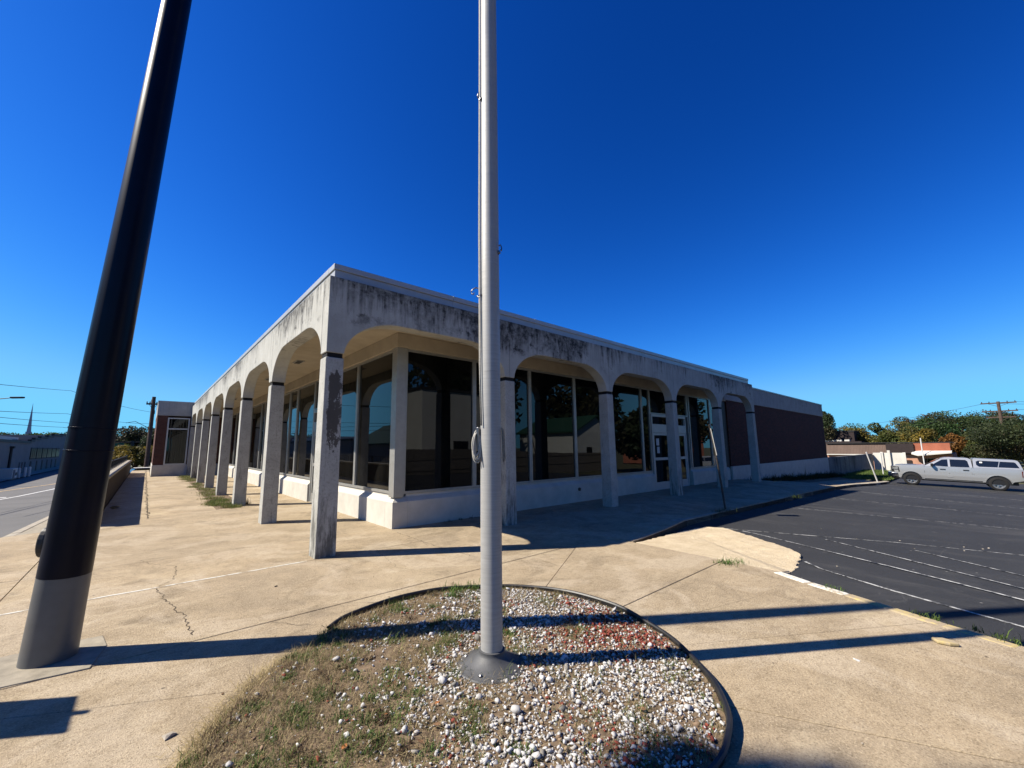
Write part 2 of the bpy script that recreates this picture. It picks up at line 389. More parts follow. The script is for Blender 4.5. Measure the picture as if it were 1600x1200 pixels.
def quads_mesh(name, V, F, cols, mat, parent=None, loc=None, smooth_=False):  # V (n,3), F (m,k) array, cols (n,3)
    me = bpy.data.meshes.new(name); n = len(V); m, k = F.shape
    me.vertices.add(n); me.vertices.foreach_set('co', V.astype(np.float32).ravel())
    me.loops.add(m*k); me.loops.foreach_set('vertex_index', F.astype(np.int32).ravel())
    me.polygons.add(m); me.polygons.foreach_set('loop_start', np.arange(0, m*k, k, dtype=np.int32))
    me.update(calc_edges=True); me.validate()
    if cols is not None:
        ca = me.color_attributes.new('col', 'FLOAT_COLOR', 'POINT')
        ca.data.foreach_set('color', np.concatenate([cols, np.ones((n, 1))], 1).astype(np.float32).ravel())
    return finish(me, name, mat, parent, smooth_, loc=loc)

# ------------------------------------------------------------------ ground, road, parking lot
def sheet(name, xs, ys, zf, mat):
    b = MB(); nx, ny = len(xs), len(ys)
    b.v = [(x, y, zf(x, y)) for y in ys for x in xs]
    b.f = [(j*nx+i, j*nx+i+1, (j+1)*nx+i+1, (j+1)*nx+i) for j in range(ny-1) for i in range(nx-1)]
    return b.build(name, mat, smooth_=True)
gx = [-900, -300, -120, -60, -30, -16, -13, -8, -3, 1, 1.6, 5, 10, 15, 18, 21, 24, 27, 30, 33, 36, 40, 45, 50, 55, 60, 80, 120, 300, 900]
gy = [-900, -300, -120, -60, -30, -14, -5, 0, 4, 8, 14, 20, 26, 30, 34, 38, 45, 50, 55, 60, 65, 80, 120, 200, 400, 900]
struct(sheet('ground', gx, gy, gland, 'dry_ground'), 'dry tan earth reaching the horizon')
lot = struct(sheet('parking_lot', [3.0, 5, 8, 11, 15, 18, 21, 24, 27, 30, 34, 38, 46], [-16.5, -12, -8, -4, -1.0], lambda x, y: zlot(x, y), 'new_asphalt'), 'freshly sealed black asphalt parking lot')
road = struct(sheet('road', [-12.2, -9, -6, -4.22], [-80, -20, 0, 4, 10, 16, 22, 28, 34, 60, 100, 160, 260], lambda x, y: zroad(y), 'worn_road_asphalt'), 'worn grey street running down past the low wall')
LINES = [[(7.52, -2.74), (8.56, -5.31), (8.88, -6.77), (9.4, -9.2)], [(7.53, -3.11), (7.43, -3.38), (6.77, -4.55), (5.54, -6.63), (4.4, -8.8)], [(7.87, -4.42), (6.14, -6.66), (4.7, -8.6)],
         [(7.96, -5.6), (7.01, -6.69), (5.6, -8.4)], [(5.6, -4.62), (5.32, -4.88), (4.86, -5.67), (4.46, -6.58), (4.1, -7.5)],
         [(13.04, -2.5), (12.73, -6.93), (12.5, -9)], [(17.92, -2.46), (15.9, -7.07), (15.1, -8.9)], [(22.47, -2.6), (18.82, -7.19), (17.4, -8.9)], [(28.5, -2.7), (22.5, -7.6), (21.3, -8.8)]]
def densify(pts, step, jit=0.0):
    out = []
    for a, b in zip(pts[:-1], pts[1:]):
        n = max(1, int(math.hypot(b[0]-a[0], b[1]-a[1])/step))
        for i in range(n):
            t = i/n; out.append((a[0]+(b[0]-a[0])*t+random.gauss(0, jit), a[1]+(b[1]-a[1])*t+random.gauss(0, jit)))
    out.append(pts[-1]); return out
for l in LINES:
    p = densify(l, .6, .0015)
    MB().ribbon(p, [.036+random.uniform(-.012, .010) for _ in p], .005, lambda x, y: zlot(x, y)).build('painted_line', 'white_line_paint', lot)
for pts, wd, m in (([(-8.4, 30), (-8.33, 33.6), (-7.31, 40), (-6.6, 46)], .16, 'road_line_paint'), ([(-10.2, 35), (-9.96, 40.7), (-8.15, 47), (-6.9, 54)], .18, 'road_yellow_paint'), ([(-9.3, 34.4), (-8.6, 34.4)], .4, 'road_line_paint')):
    MB().ribbon(densify(pts, 1.0), wd, .006, lambda x, y: zroad(y)).build('painted_line', m, road)

# ------------------------------------------------------------------ concrete pavement, slab by slab
def split(poly, a, b):
    L, R_ = [], []
    side = lambda p: (b[0]-a[0])*(p[1]-a[1])-(b[1]-a[1])*(p[0]-a[0])
    n = len(poly)
    for i in range(n):
        p, q = poly[i], poly[(i+1) % n]; sp, sq = side(p), side(q)
        (L if sp >= 0 else R_).append(p)
        if (sp > 1e-9 and sq < -1e-9) or (sp < -1e-9 and sq > 1e-9):
            t = sp/(sp-sq); x = (p[0]+(q[0]-p[0])*t, p[1]+(q[1]-p[1])*t); L.append(x); R_.append(x)
    return [P for P in (L, R_) if len(P) >= 3 and abs(area(P)) > 1e-3]
def area(P): return sum(P[i][0]*P[(i+1) % len(P)][1]-P[(i+1) % len(P)][0]*P[i][1] for i in range(len(P)))/2
def cut(polys, a, b, cond=None):
    out = []
    for P in polys:
        cx = sum(p[0] for p in P)/len(P); cy = sum(p[1] for p in P)/len(P)
        out += split(P, a, b) if (cond is None or cond(cx, cy)) else [P]
    return out
def inset(P, d):
    n = len(P); out = []
    for i in range(n):
        p0, p1, p2 = P[i-1], P[i], P[(i+1) % n]
        def nrm(a, b): dx, dy = b[0]-a[0], b[1]-a[1]; l = math.hypot(dx, dy) or 1; return (-dy/l, dx/l)
        n1, n2 = nrm(p0, p1), nrm(p1, p2); bx, by = n1[0]+n2[0], n1[1]+n2[1]; l2 = bx*bx+by*by
        k = 2*d/max(l2, .3); out.append((p1[0]+bx*k/1.0, p1[1]+by*k/1.0)) if False else out.append((p1[0]+bx*d*2/max(l2, .8), p1[1]+by*d*2/max(l2, .8)))
    return out
KERBLINE = [(3.0, -14), (3.2, -8), (3.42, -6.55), (3.58, -6.13), (3.74, -5.78), (3.91, -5.42), (4.07, -5.05), (4.28, -4.67)]
plaza = [(-4.05, -14)]+KERBLINE+[(4.30, -3.97), (4.36, -2.6), (4.4, 1.5), (1.9, 1.5), (1.9, 7.9), (.25, 7.25), (-4.05, 5.55)]
polys = [[(-4.05, -14)]+KERBLINE+[(4.30, -3.98), (-4.05, -3.98)], [(-4.05, -3.98), (4.30, -3.98), (4.36, -2.0), (-4.05, -2.0)],
         [(-4.05, -2.0), (4.36, -2.0), (4.4, -.04), (-4.05, -.04)], [(-4.05, -.04), (4.4, -.04), (4.4, 1.5), (-4.05, 1.5)],
         [(-4.05, 1.5), (1.9, 1.5), (1.9, 7.9), (.25, 7.25), (-4.05, 5.55)]]
polys = cut(polys, (-3.07, 0), (-3.07, 1), lambda x, y: y > -.04)
polys = cut(polys, (1.75, 0), (1.74, -1), lambda x, y: -.04 < y < 1.5)
polys = cut(polys, (1.47, -3.15), (3.25, -2.17), lambda x, y: -3.98 < y < -2 )
polys = cut(polys, (-2.54, -2.47), (-1.43, -3.07), lambda x, y: -3.98 < y < -2 and x < 1.4)
polys = cut(polys, (.87, -5.3), (1.48, -6.46), lambda x, y: y < -3.98)
polys = cut(polys, (2.0, -5.1), (3.55, -6.05), lambda x, y: y < -3.98 and x > .5)
walk = [[(-2.76, 6.07), (-1.85, 6.43), (-1.9, 37), (-2.76, 37)], [(-1.85, 6.43), (-.45, 6.98), (-.3, 16), (-.22, 25), (-.3, 26.2), (-1.75, 26.2), (-1.9, 37)]]
walk[1] = [(-1.85, 6.43), (-.45, 6.98), (-.3, 16), (-.22, 26.05), (-1.72, 26.05), (-1.72, 37), (-1.9, 37)]
wk = [walk[0]]
for y in np.arange(7.6, 37, 1.5): wk = cut(wk, (-3, y), (0, y+.02))
wk2 = [walk[1]]
for y in np.arange(11, 26, 4.6): wk2 = cut(wk2, (-3, y), (0, y+.05))
arc = [[(.32, 7.28), (1.9, 7.9), (1.9, 26.05), (.32, 26.05)]]
for y in np.arange(11.2, 26, 3.718): arc = cut(arc, (-3, y), (3, y))
kx = [(6.5, -2.12), (6.84, -2.1), (10.35, -2.02), (14.7, -1.98), (23.4, -1.9), (26.5, -1.95), (31.4, -2.25), (36.7, -2.28)]
def ykerb(x):
    for a, b in zip(kx[:-1], kx[1:]):
        if a[0] <= x <= b[0]: return a[1]+(b[1]-a[1])*(x-a[0])/(b[0]-a[0])
    return kx[0][1] if x < kx[0][0] else kx[-1][1]
side = []; xs = list(np.arange(4.4, 36.7, 1.42))
ystart = {0: -2.5}
for i in range(len(xs)-1):
    a, b = xs[i], xs[i+1]; ya = ykerb(a) if a > 6.5 else -2.5+(a-4.4)*.1; yb = ykerb(b) if b > 6.5 else -2.5+(b-4.4)*.1
    rows = [ya, -1.2, 0.0, 1.5] if b < 20.5 else ([ya, -1.0, -.2] if ya < -1.35 else [ya, -.2])
    rowsb = [yb]+rows[1:]
    for r in range(len(rows)-1): side.append([(a, rows[r]), (b, rowsb[r]), (b, rowsb[r+1]), (a, rows[r+1])])
pb = MB()
for P in [polys[0]]: pass
base = MB()
for P in polys+wk+wk2+arc+side:
    P2 = P if area(P) > 0 else P[::-1]; base.prism(P2, -.16, -.022, zpav)
pavement = struct(base.build('pavement', 'joint_dirt'), 'tan concrete pavement around the arcade building')
for P in polys+wk+wk2+arc+side:
    P2 = P if area(P) > 0 else P[::-1]
    Q = inset(P2, .0045); dz = random.uniform(-.0025, .0025)
    o = MB().prism(Q, -.02, dz, zpav).build('slab', 'concrete_pavement', pavement, bevel=.004, seg=1)
# caulked white joint, cracks, repair patch
MB().ribbon(densify([(-4.05, -.045), (-.13, -.04)], .2, .004), .036, .005).build('white_joint_strip', 'kerb_white_paint', pavement)
def crack(pts, wd, step=.03, jit=.004):
    wd = wd*.5; p = densify(pts, step, jit); ph = random.uniform(0, 9)
    p = [(x+.018*math.sin(i*.55+ph)*math.sin(i*.13)+.009*math.sin(i*1.7+ph), y+.016*math.sin(i*.41+2*ph)*math.cos(i*.19)) for i, (x, y) in enumerate(p)]; MB().ribbon(p, [wd*random.uniform(.3, 1.5) for _ in p], .0045, zpav).build('crack', 'joint_dirt', pavement)
crack([(-1.62, 1.65), (-1.92, 1.69), (-1.85, 1.31), (-1.56, .92), (-1.61, .22), (-1.79, -.02)], .012)
crack([(-1.79, -.08), (-1.71, -.68), (-1.59, -1.35), (-1.58, -1.85)], .016)
crack([(1.76, .93), (1.73, -.5), (1.8, -1.5)], .014)
crack([(-.3, -2.02), (-.05, -2.2), (.05, -2.38)], .010)
crack([(-1.0, -2.02), (-.72, -2.35), (-.6, -2.5)], .008)
crack([(-1.85, 6.5), (-1.88, 12), (-1.93, 36)], .05, .12, .03)
crack([(.99, .12), (1.72, .29)], .008); crack([(.9, -.06), (.7, -1.2), (.95, -1.95)], .007)
MB().prism([(-2.95, -2.08), (-2.62, -1.98), (-2.19, -2.03), (-2.12, -1.62), (-2.16, -1.36), (-2.36, -1.33), (-2.85, -1.35)], -.02, .009).build('repair_patch', 'patch_concrete', pavement, bevel=.006)
# broken ramp apron by the lot
ap = [(4.36, -2.56), (6.84, -2.44), (7.2, -2.52), (7.4, -2.79), (6.9, -3.5), (6.29, -4.28), (5.9, -4.5), (5.2, -4.62), (4.32, -4.66), (4.31, -3.97)]
apd = densify(ap+[ap[0]], .07, .016)[:-1]
struct(MB().prism(apd if area(apd) > 0 else apd[::-1], -.14, 0, lambda x, y: -.004-.114*min(max(((x-4.36)*.80-(y+2.4)*.25)/2.1, min((x-4.3)/.45, 1)*min(max((-y-4.05)/.5, 0), 1), 0), 1)).build('ramp_apron', 'ramp_concrete', bevel=.01), 'pale rough concrete ramp apron beside the black parking lot')
# kerbs: the raised one along the building, the flush painted one by the plaza, the street kerb
kerb = struct(empty('kerb'), 'worn concrete kerb along the shaded walk')
def kerb_run(pts, wd, ztop, zbot, mat, parent, seglen, side_=-1, jit=.0):
    P = densify(pts, seglen)
    for a, b in zip(P[:-1], P[1:]):
        dx, dy = b[0]-a[0], b[1]-a[1]; l = math.hypot(dx, dy); ux, uy = dx/l, dy/l; nx, ny = uy*side_*-1, -ux*side_*-1
        a2 = (a[0]+ux*.004, a[1]+uy*.004); b2 = (b[0]-ux*.004, b[1]-uy*.004); d = random.uniform(-jit, jit)
        q = [a2, b2, (b2[0]+nx*wd, b2[1]+ny*wd), (a2[0]+nx*wd, a2[1]+ny*wd)]
        if area(q) < 0: q = q[::-1]
        zc = [ztop(x, y) for x, y in q]; n = 4
        MB().add([(x, y, zbot(x, y)) for x, y in q]+[(x, y, z+d) for (x, y), z in zip(q, zc)], [(3,2,1,0),(4,5,6,7),(0,1,5,4),(1,2,6,5),(2,3,7,6),(3,0,4,7)]).build('kerb_stone', mat, parent, bevel=.022)
kerb_run(kx[1:], .30, lambda x, y: zlot(x, y)+.136, lambda x, y: zlot(x, y)-.1, 'kerb_concrete', kerb, 1.5, 1, .006)
edge = struct(empty('painted_kerb'), 'flush kerb with worn white and yellow paint beside the lot')
KL = KERBLINE[1:]
for i, (a, b) in enumerate(zip(KL[:-1], KL[1:])):
    kerb_run([a, b], .13, lambda x, y: .006, lambda x, y: -.3, 'yellow_kerb_paint' if i in (1, 2, 3) else 'kerb_white_paint', edge, 3.0, 1, .002)
street = struct(empty('street_kerb'), 'long concrete kerb between pavement and street')
kerb_run([(-4.05, -40), (-4.05, 4), (-4.05, 10), (-4.05, 34), (-4.05, 90)], .16, lambda x, y: zroad(y)+.14, lambda x, y: zroad(y)-.1, 'kerb_concrete', street, 3.0, -1, .004)
struct(sheet('verge', [-4.06, -3.4, -2.78], [5.55, 8, 14, 20, 26, 32, 36, 60], lambda x, y: zroad(y)+.13, 'patch_concrete'), 'dry strip of ground between street kerb and low wall')
struct(sheet('far_pavement', [-14.0, -12.2], [-80, 0, 4, 14, 24, 34, 80, 160], lambda x, y: zroad(y)+.12, 'kerb_concrete'), 'pale pavement across the street')
struct(sheet('planting_strip', [-.46, .0, .33], [6.9, 9, 13, 18, 22, 26.0], lambda x, y: -.012 + .0*x, 'bed_soil'), 'earth strip with grass along the left columns')
struct(sheet('lawn_patch', [36.9, 40, 44, 52], [-2.1, -1, 0, 1.25], lambda x, y: zlot(x, y)+.15, 'lawn_ground'), 'small lawn in front of the retaining wall')
struct(sheet('side_bed', [20.5, 24, 28, 32, 36.9], [-.22, .5, 1.25], lambda x, y: (zlot(x, -1)+.135)*(1-.2*smooth(y)), 'bed_soil'), 'dark weedy strip at the foot of the brick wing')

# ------------------------------------------------------------------ the arcade building
SR, SL, W, HT, HJ = 3.748, 3.718, .281, 4.377, 3.09
NR, NL = 5, 7
PX, PY = 1.83, 1.28                 # plinth faces of the left and of the right shopfront
GX, GY = PX+.12, PY+.12             # glass planes
bld = tag(empty('arcade_building'), 'long low concrete arcade building with arched bays and dark shop windows', 'building')
def colshape(x, y, mat, nm='column'):
    b = MB(); e = .012
    b.add([(x-e, y-e, -.05), (x+W+e, y-e, -.05), (x+W+e, y+W+e, -.05), (x-e, y+W+e, -.05), (x, y, HJ-.055), (x+W, y, HJ-.055), (x+W, y+W, HJ-.055), (x, y+W, HJ-.055)],
          [(3,2,1,0),(4,5,6,7),(0,1,5,4),(1,2,6,5),(2,3,7,6),(3,0,4,7)])
    c = b.build(nm, mat, bld, bevel=.014)
    MB().box(x+.02, x+W-.02, y+.02, y+W-.02, HJ-.06, HJ+.03).build('bearing_pad', 'black_shim', c)
    return c
o = colshape(0, 0, 'peeling_column_concrete'); o['label'] = 'corner column with a large dark patch of peeled paint'
for k in range(1, NR+1): colshape(k*SR, 0, 'column_concrete')
for k in range(1, NL+1): colshape(0, k*SL, 'column_concrete')
AA, AB, ZS = .98, .64, HJ+.022      # arch curve
def arch_panel(u0, u1, c0, c1, horiz):
    # u0,u1 panel ends; c0,c1 inner faces of the two column heads
    pts = [(u0, ZS), (c0, ZS)]
    for i in range(1, 13): t = math.pi/2*i/12; pts.append((c0+AA*(1-math.cos(t))**.93, ZS+AB*math.sin(t)))
    for i in range(12, 0, -1): t = math.pi/2*i/12; pts.append((c1-AA*(1-math.cos(t))**.93, ZS+AB*math.sin(t)))
    pts += [(c1, ZS), (u1, ZS), (u1, HT), (u0, HT)]
    b = MB()
    if horiz: b.slab3([(u, 0, z) for u, z in pts], (0, W, 0))
    else: b.slab3([(0, u, z) for u, z in pts], (W, 0, 0))
    return b.build('arch_panel', 'stained_painted_concrete', bld, bevel=.012)
for k in range(NR):
    u0 = 0 if k == 0 else k*SR+W/2+.004; u1 = (k+1)*SR+W/2-.004 if k < NR-1 else NR*SR+W
    arch_panel(u0, u1, k*SR+W, (k+1)*SR, True)
for k in range(NL):
    u0 = W+.003 if k == 0 else k*SL+W/2+.004; u1 = (k+1)*SL+W/2-.004 if k < NL-1 else NL*SL+W-.02
    arch_panel(u0, u1, k*SL+W+(.003 if k == 0 else 0), (k+1)*SL, False)
XE = NR*SR+W; YE = NL*SL+W
# recessed metal band and coping, in lengths
def coping(a, b, horiz, first):
    if horiz:
        c = MB().box(a, b, .10, .34, HT, 4.535).build('parapet_band', 'coping_metal', bld, bevel=.004)
        MB().box(a-(.02 if first else -.002), b-.002, .078, .36, 4.537, 4.635).build('coping', 'coping_metal', c, bevel=.006)
    else:
        c = MB().box(.10, .34, a, b, HT, 4.535).build('parapet_band', 'coping_metal', bld, bevel=.004)
        MB().box(.078, .36, a+.002, b-.002, 4.537, 4.635).build('coping', 'coping_metal', c, bevel=.006)
e = np.linspace(.10, XE-.18, 9)
for i in range(8): coping(e[i], e[i+1]-.001, True, i == 0)
e = np.linspace(.362, YE-.1, 11)
for i in range(10): coping(e[i], e[i+1]-.001, False, False)
MB().box(.345, XE-.2, .345, YE+8, 4.36, 4.50).build('roof', 'roof_membrane', bld)
# soffit boards and the beam over the shopfronts
for k in range(NR): MB().box(k*SR+W/2+.15 if k == 0 else k*SR+W/2+.004, (k+1)*SR+W/2-.004, W+.004, GY+.06, 4.05, 4.10).build('soffit_board', 'soffit_paint', bld)
for k in range(NL): MB().box(W+.004, GX+.06, max(k*SL+W/2+.004, GY+.066), (k+1)*SL+W/2-.004, 4.05, 4.10).build('soffit_board', 'soffit_paint', bld)
MB().box(PX+.02, XE+.3, PY+.02, PY+.3, 3.74, 4.048).build('beam', 'soffit_paint', bld, bevel=.01)
MB().box(PX+.02, PX+.3, PY+.302, YE, 3.74, 4.048).build('beam', 'soffit_paint', bld, bevel=.01)
for k in range(1, 6):  # recessed soffit lights
    l = MB().box(.95, 1.15, k*SL-1.9, k*SL-1.4, 4.03, 4.049).build('soffit_light', 'window_aluminium', bld); MB().box(.98, 1.12, k*SL-1.86, k*SL-1.44, 4.024, 4.0295).build('lens', 'dark_trim', l)
# plinths with a sloped sill
def plinth(a, b, horiz):
    pr = [(0, -.05), (0, .51), (.10, .60), (.10, .655), (.34, .655), (.34, -.05)]
    bm = MB()
    if horiz: bm.slab3([(a, PY+d, z) for d, z in pr], (b-a, 0, 0))
    else: bm.slab3([(PX+d, a, z) for d, z in pr], (0, b-a, 0))
    return bm.build('plinth', 'plinth_paint', bld, bevel=.012)
plinth(PX+.342, 12.2, True); plinth(15.22, 19.1, True)
MB().box(PX, PX+.34, PY, PY+.34, -.05, .51).add([(PX, PY, .5101), (PX+.34, PY, .5101), (PX+.34, PY+.34, .5101), (PX, PY+.34, .5101), (PX+.1, PY+.1, .60), (PX+.34, PY+.1, .60), (PX+.34, PY+.34, .60), (PX+.1, PY+.34, .60)], [(4,5,6,7),(0,1,5,4),(1,2,6,5),(2,3,7,6),(3,0,4,7)]).build('plinth', 'plinth_paint', bld)
plinth(PY+.342, 5.05, False); plinth(7.02, 26.0, False)
# corner post
MB().box(PX+.03, PX+.26, PY+.03, PY+.26, .602, 3.738).build('corner_post', 'window_aluminium', bld, bevel=.008)
# shop windows: frame members and one pane per opening
def window(a, b, z0, z1, horiz, fw=.05, mat='window_aluminium', nm='window'):
    d0, d1 = -.045, .05; P = lambda u0, u1, v0, v1: (u0, u1, GY+d0, GY+d1, v0, v1) if horiz else (GX+d0, GX+d1, u0, u1, v0, v1)
    fr = MB(); fr.box(*P(a, a+fw, z0, z1)); fr.box(*P(b-fw, b, z0, z1)); fr.box(*P(a+fw, b-fw, z0, z0+fw)); fr.box(*P(a+fw, b-fw, z1-fw, z1))
    f = fr.build(nm, mat, bld)
    g = MB()
    g.box(*((a+fw-.004, b-fw+.004, GY-.003, GY+.003, z0+fw-.004, z1-fw+.004) if horiz else (GX-.003, GX+.003, a+fw-.004, b-fw+.004, z0+fw-.004, z1-fw+.004))).build('pane', 'tinted_glass', f)
    return f
Z0, Z1 = .657, 3.738
for a, b in ((2.09, 3.95), (3.954, 5.86), (5.864, 7.78), (7.784, 9.72), (9.724, 11.60), (11.604, 12.17), (15.22, 15.40), (15.404, 17.48), (17.484, 18.6)): window(a, b, Z0, Z1, True)
for a, b in ((12.174, 13.6), (13.604, 15.216)): window(a, b, 2.80, Z1, True)
MB().box(18.604, 19.35, GY-.04, GY+.2, -.05, 3.737).build('end_post', 'dark_trim', bld)
for a, b in ((1.545, 3.56), (3.564, 4.98), (7.06, 9.05), (9.054, 10.05), (10.054, 12.4), (12.404, 14.3), (14.304, 15.1), (15.104, 17.6), (17.604, 19.6), (19.604, 21.0), (21.004, 22.3), (22.304, 24.2), (24.204, 25.95)): window(a, b, Z0, Z1, False)
window(4.984, 7.056, 2.80, Z1, False)
# doors
def door(a, b, horiz, mat, papers=False):
    d = empty('entrance_door'); d.parent = bld
    n = lambda u0, u1, v0, v1, t0=-.07, t1=.05: (u0, u1, GY+t0, GY+t1, v0, v1) if horiz else (GX+t0, GX+t1, u0, u1, v0, v1)
    fr = MB(); fr.box(*n(a, a+.07, 0, 2.79)); fr.box(*n(b-.07, b, 0, 2.79)); fr.box(*n(a+.07, b-.07, 2.70, 2.79)); fr.box(*n(a+.07, b-.07, 2.10, 2.42)); fr.box(*n(a+.07, b-.07, -.02, .02))
    fr.build('door_frame', mat, d, bevel=.006)
    m = (a+b)/2
    MB().box(*n(m-.09, m+.09, 2.22, 2.30, -.085, -.072)).build('sensor_box', 'dark_plastic', d)
    MB().box(*n(a+.072, b-.072, 2.422, 2.698, -.003, .003)).build('transom_pane', 'tinted_glass', d)
    for u0, u1 in ((a+.075, m-.004), (m+.004, b-.075)):
        lf = MB(); lf.box(*n(u0, u0+.09, .025, 2.095, -.05, .0)); lf.box(*n(u1-.09, u1, .025, 2.095, -.05, .0))
        for z0, z1 in ((.025, .27), (1.07, 1.17), (2.0, 2.095)): lf.box(*n(u0+.09, u1-.09, z0, z1, -.05, .0))
        L = lf.build('door_leaf', mat, d)
        for z0, z1 in ((.272, 1.068), (1.172, 1.998)): MB().box(*n(u0+.092, u1-.092, z0, z1, -.028, -.022)).build('pane', 'tinted_glass', L)
        h = u1-.12 if u1 < m else u0+.12
        MB().box(*n(h-.012, h+.012, .98, 1.30, -.10, -.076)).build('handle', 'window_aluminium', L)
    if papers:
        for u, z, ww, hh in ((a+.33, 1.62, .2, .26), (a+.36, 1.33, .18, .24)):
            MB().box(*n(u, u+ww, z, z+hh, -.034, -.0295)).build('notice', 'paper', d)
    return d
door(12.205, 14.95, True, 'white_aluminium', True); door(5.06, 7.0, False, 'window_aluminium')
# dim interior behind the glass
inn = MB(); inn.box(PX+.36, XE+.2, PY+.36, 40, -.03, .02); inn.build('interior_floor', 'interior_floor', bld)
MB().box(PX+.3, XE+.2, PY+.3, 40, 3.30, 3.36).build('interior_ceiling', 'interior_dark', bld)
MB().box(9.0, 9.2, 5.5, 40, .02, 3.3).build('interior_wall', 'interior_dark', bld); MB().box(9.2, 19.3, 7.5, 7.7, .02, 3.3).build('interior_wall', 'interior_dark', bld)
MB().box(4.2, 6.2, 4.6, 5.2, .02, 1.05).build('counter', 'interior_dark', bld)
# wings: right one of dark brick, left one with a blinded window
def band_wall(nm, pts):
    return MB()
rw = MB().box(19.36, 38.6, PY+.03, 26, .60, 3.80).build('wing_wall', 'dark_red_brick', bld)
MB().box(19.355, 38.62, PY-.01, 26.02, -1.6, .598).build('wing_base', 'plinth_paint', bld, bevel=.01)
MB().box(19.03, 38.63, PY-.0, 26.03, 3.802, 4.70).build('wing_band', 'wing_concrete_band', bld, bevel=.012)
MB().box(19.0, 38.66, PY-.03, 26.06, 4.702, 4.77).build('wing_coping', 'coping_metal', bld, bevel=.006)
LW = YE+.0
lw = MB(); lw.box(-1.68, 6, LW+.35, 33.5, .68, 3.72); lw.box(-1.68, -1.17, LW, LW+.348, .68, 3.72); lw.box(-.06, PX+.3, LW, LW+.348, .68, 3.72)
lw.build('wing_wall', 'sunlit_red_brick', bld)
MB().box(-1.70, 6, LW-.02, 33.52, -1.6, .678).build('wing_base', 'plinth_paint', bld, bevel=.01)
MB().box(-1.71, 6, LW-.03, 33.53, 3.722, 4.57).build('wing_band', 'wing_concrete_band', bld, bevel=.012)
MB().box(-1.73, 6, LW-.05, 33.55, 4.572, 4.64).build('wing_coping', 'coping_metal', bld, bevel=.006)
f = MB(); fx0, fx1, fw = -1.168, -.062, .07
for q in ((fx0, fx0+fw, .682, 3.60), (fx1-fw, fx1, .682, 3.60), (fx0+fw, fx1-fw, .682, .75), (fx0+fw, fx1-fw, 3.53, 3.60), (fx0+fw, fx1-fw, 2.86, 2.94)): f.box(q[0], q[1], LW-.03, LW+.06, q[2], q[3])
f = f.build('window', 'white_aluminium', bld)
for z0, z1 in ((.75, 2.86), (2.94, 3.53)): MB().box(fx0+fw, fx1-fw, LW+.02, LW+.026, z0, z1).build('pane', 'tinted_glass', f)
for i in range(8):
    x = fx0+fw+.01+i*.12; MB().add([(x, LW+.12, .8), (x+.105, LW+.17, .8), (x+.105, LW+.17, 2.85-.0*i), (x, LW+.12, 2.85)], [(0, 1, 2, 3)]).build('blind_slat', 'vertical_blind', f)
MB().box(fx0, fx1, LW+.25, LW+.27, .682, 3.6).build('blind_back', 'interior_dark', f)
# small standpipe and vent on the right front, a downpipe shadow-line
v = MB().lathe([(.0, 0), (.05, 0), (.05, .03), (.02, .035)], seg=12).build('vent', 'dark_plastic', bld); v.rotation_euler = (RAD(90), 0, 0); v.location = (7.75, PY-.002, .36)

# ------------------------------------------------------------------ low wall with railing on the left
wall = tag(MB().add([(-3.02, 6.0, -.6), (-2.78, 6.0, -.6), (-2.78, 32.5, -1.6), (-3.02, 32.5, -1.6), (-3.02, 6.0, .78), (-2.78, 6.0, .78), (-2.78, 32.5, .83), (-3.02, 32.5, .83)],
    [(3,2,1,0),(4,5,6,7),(0,1,5,4),(1,2,6,5),(2,3,7,6),(3,0,4,7)]).build('low_wall', 'wall_concrete', bevel=.01), 'low brown concrete wall between sidewalk and street, topped by a black railing', 'wall')
for i in range(9):
    y0 = 5.97+i*2.95; MB().box(-3.06, -2.74, y0, y0+2.94, .79+i*.005, .865+i*.005).build('cap_stone', 'kerb_concrete', wall, bevel=.012)
rail = tag(empty('railing', (-3.02, 6.2, .84)), 'black metal picket railing standing on the low brown wall', 'railing')
N = 96; pk = MB().box(-.010, .010, -.010, .010, 0, .31)
pm = None
for i in range(N):
    y = .05+i*(26.0/N)
    if pm is None: pm = pk.build('picket', 'black_rail', rail); ob = pm
    else: ob = pm.copy(); C.objects.link(ob)
    ob.parent = rail; ob.location = (0, y, .0004*i)
for i in range(11): MB().box(-.022, .022, i*2.6-.022, i*2.6+.022, 0, .37+.003*i).build('post', 'black_rail', rail)
MB().add([(-.02, -.02, .311), (.02, -.02, .311), (.02, 26.1, .35), (-.02, 26.1, .35), (-.02, -.02, .345), (.02, -.02, .345), (.02, 26.1, .385), (-.02, 26.1, .385)], [(3,2,1,0),(4,5,6,7),(0,1,5,4),(1,2,6,5),(2,3,7,6),(3,0,4,7)]).build('top_rail', 'black_rail', rail)
MB().add([(-.015, 0, .06), (.015, 0, .06), (.015, 26.05, .1), (-.015, 26.05, .1), (-.015, 0, .085), (.015, 0, .085), (.015, 26.05, .125), (-.015, 26.05, .125)], [(3,2,1,0),(4,5,6,7),(0,1,5,4),(1,2,6,5),(2,3,7,6),(3,0,4,7)]).build('bottom_rail', 'black_rail', rail)

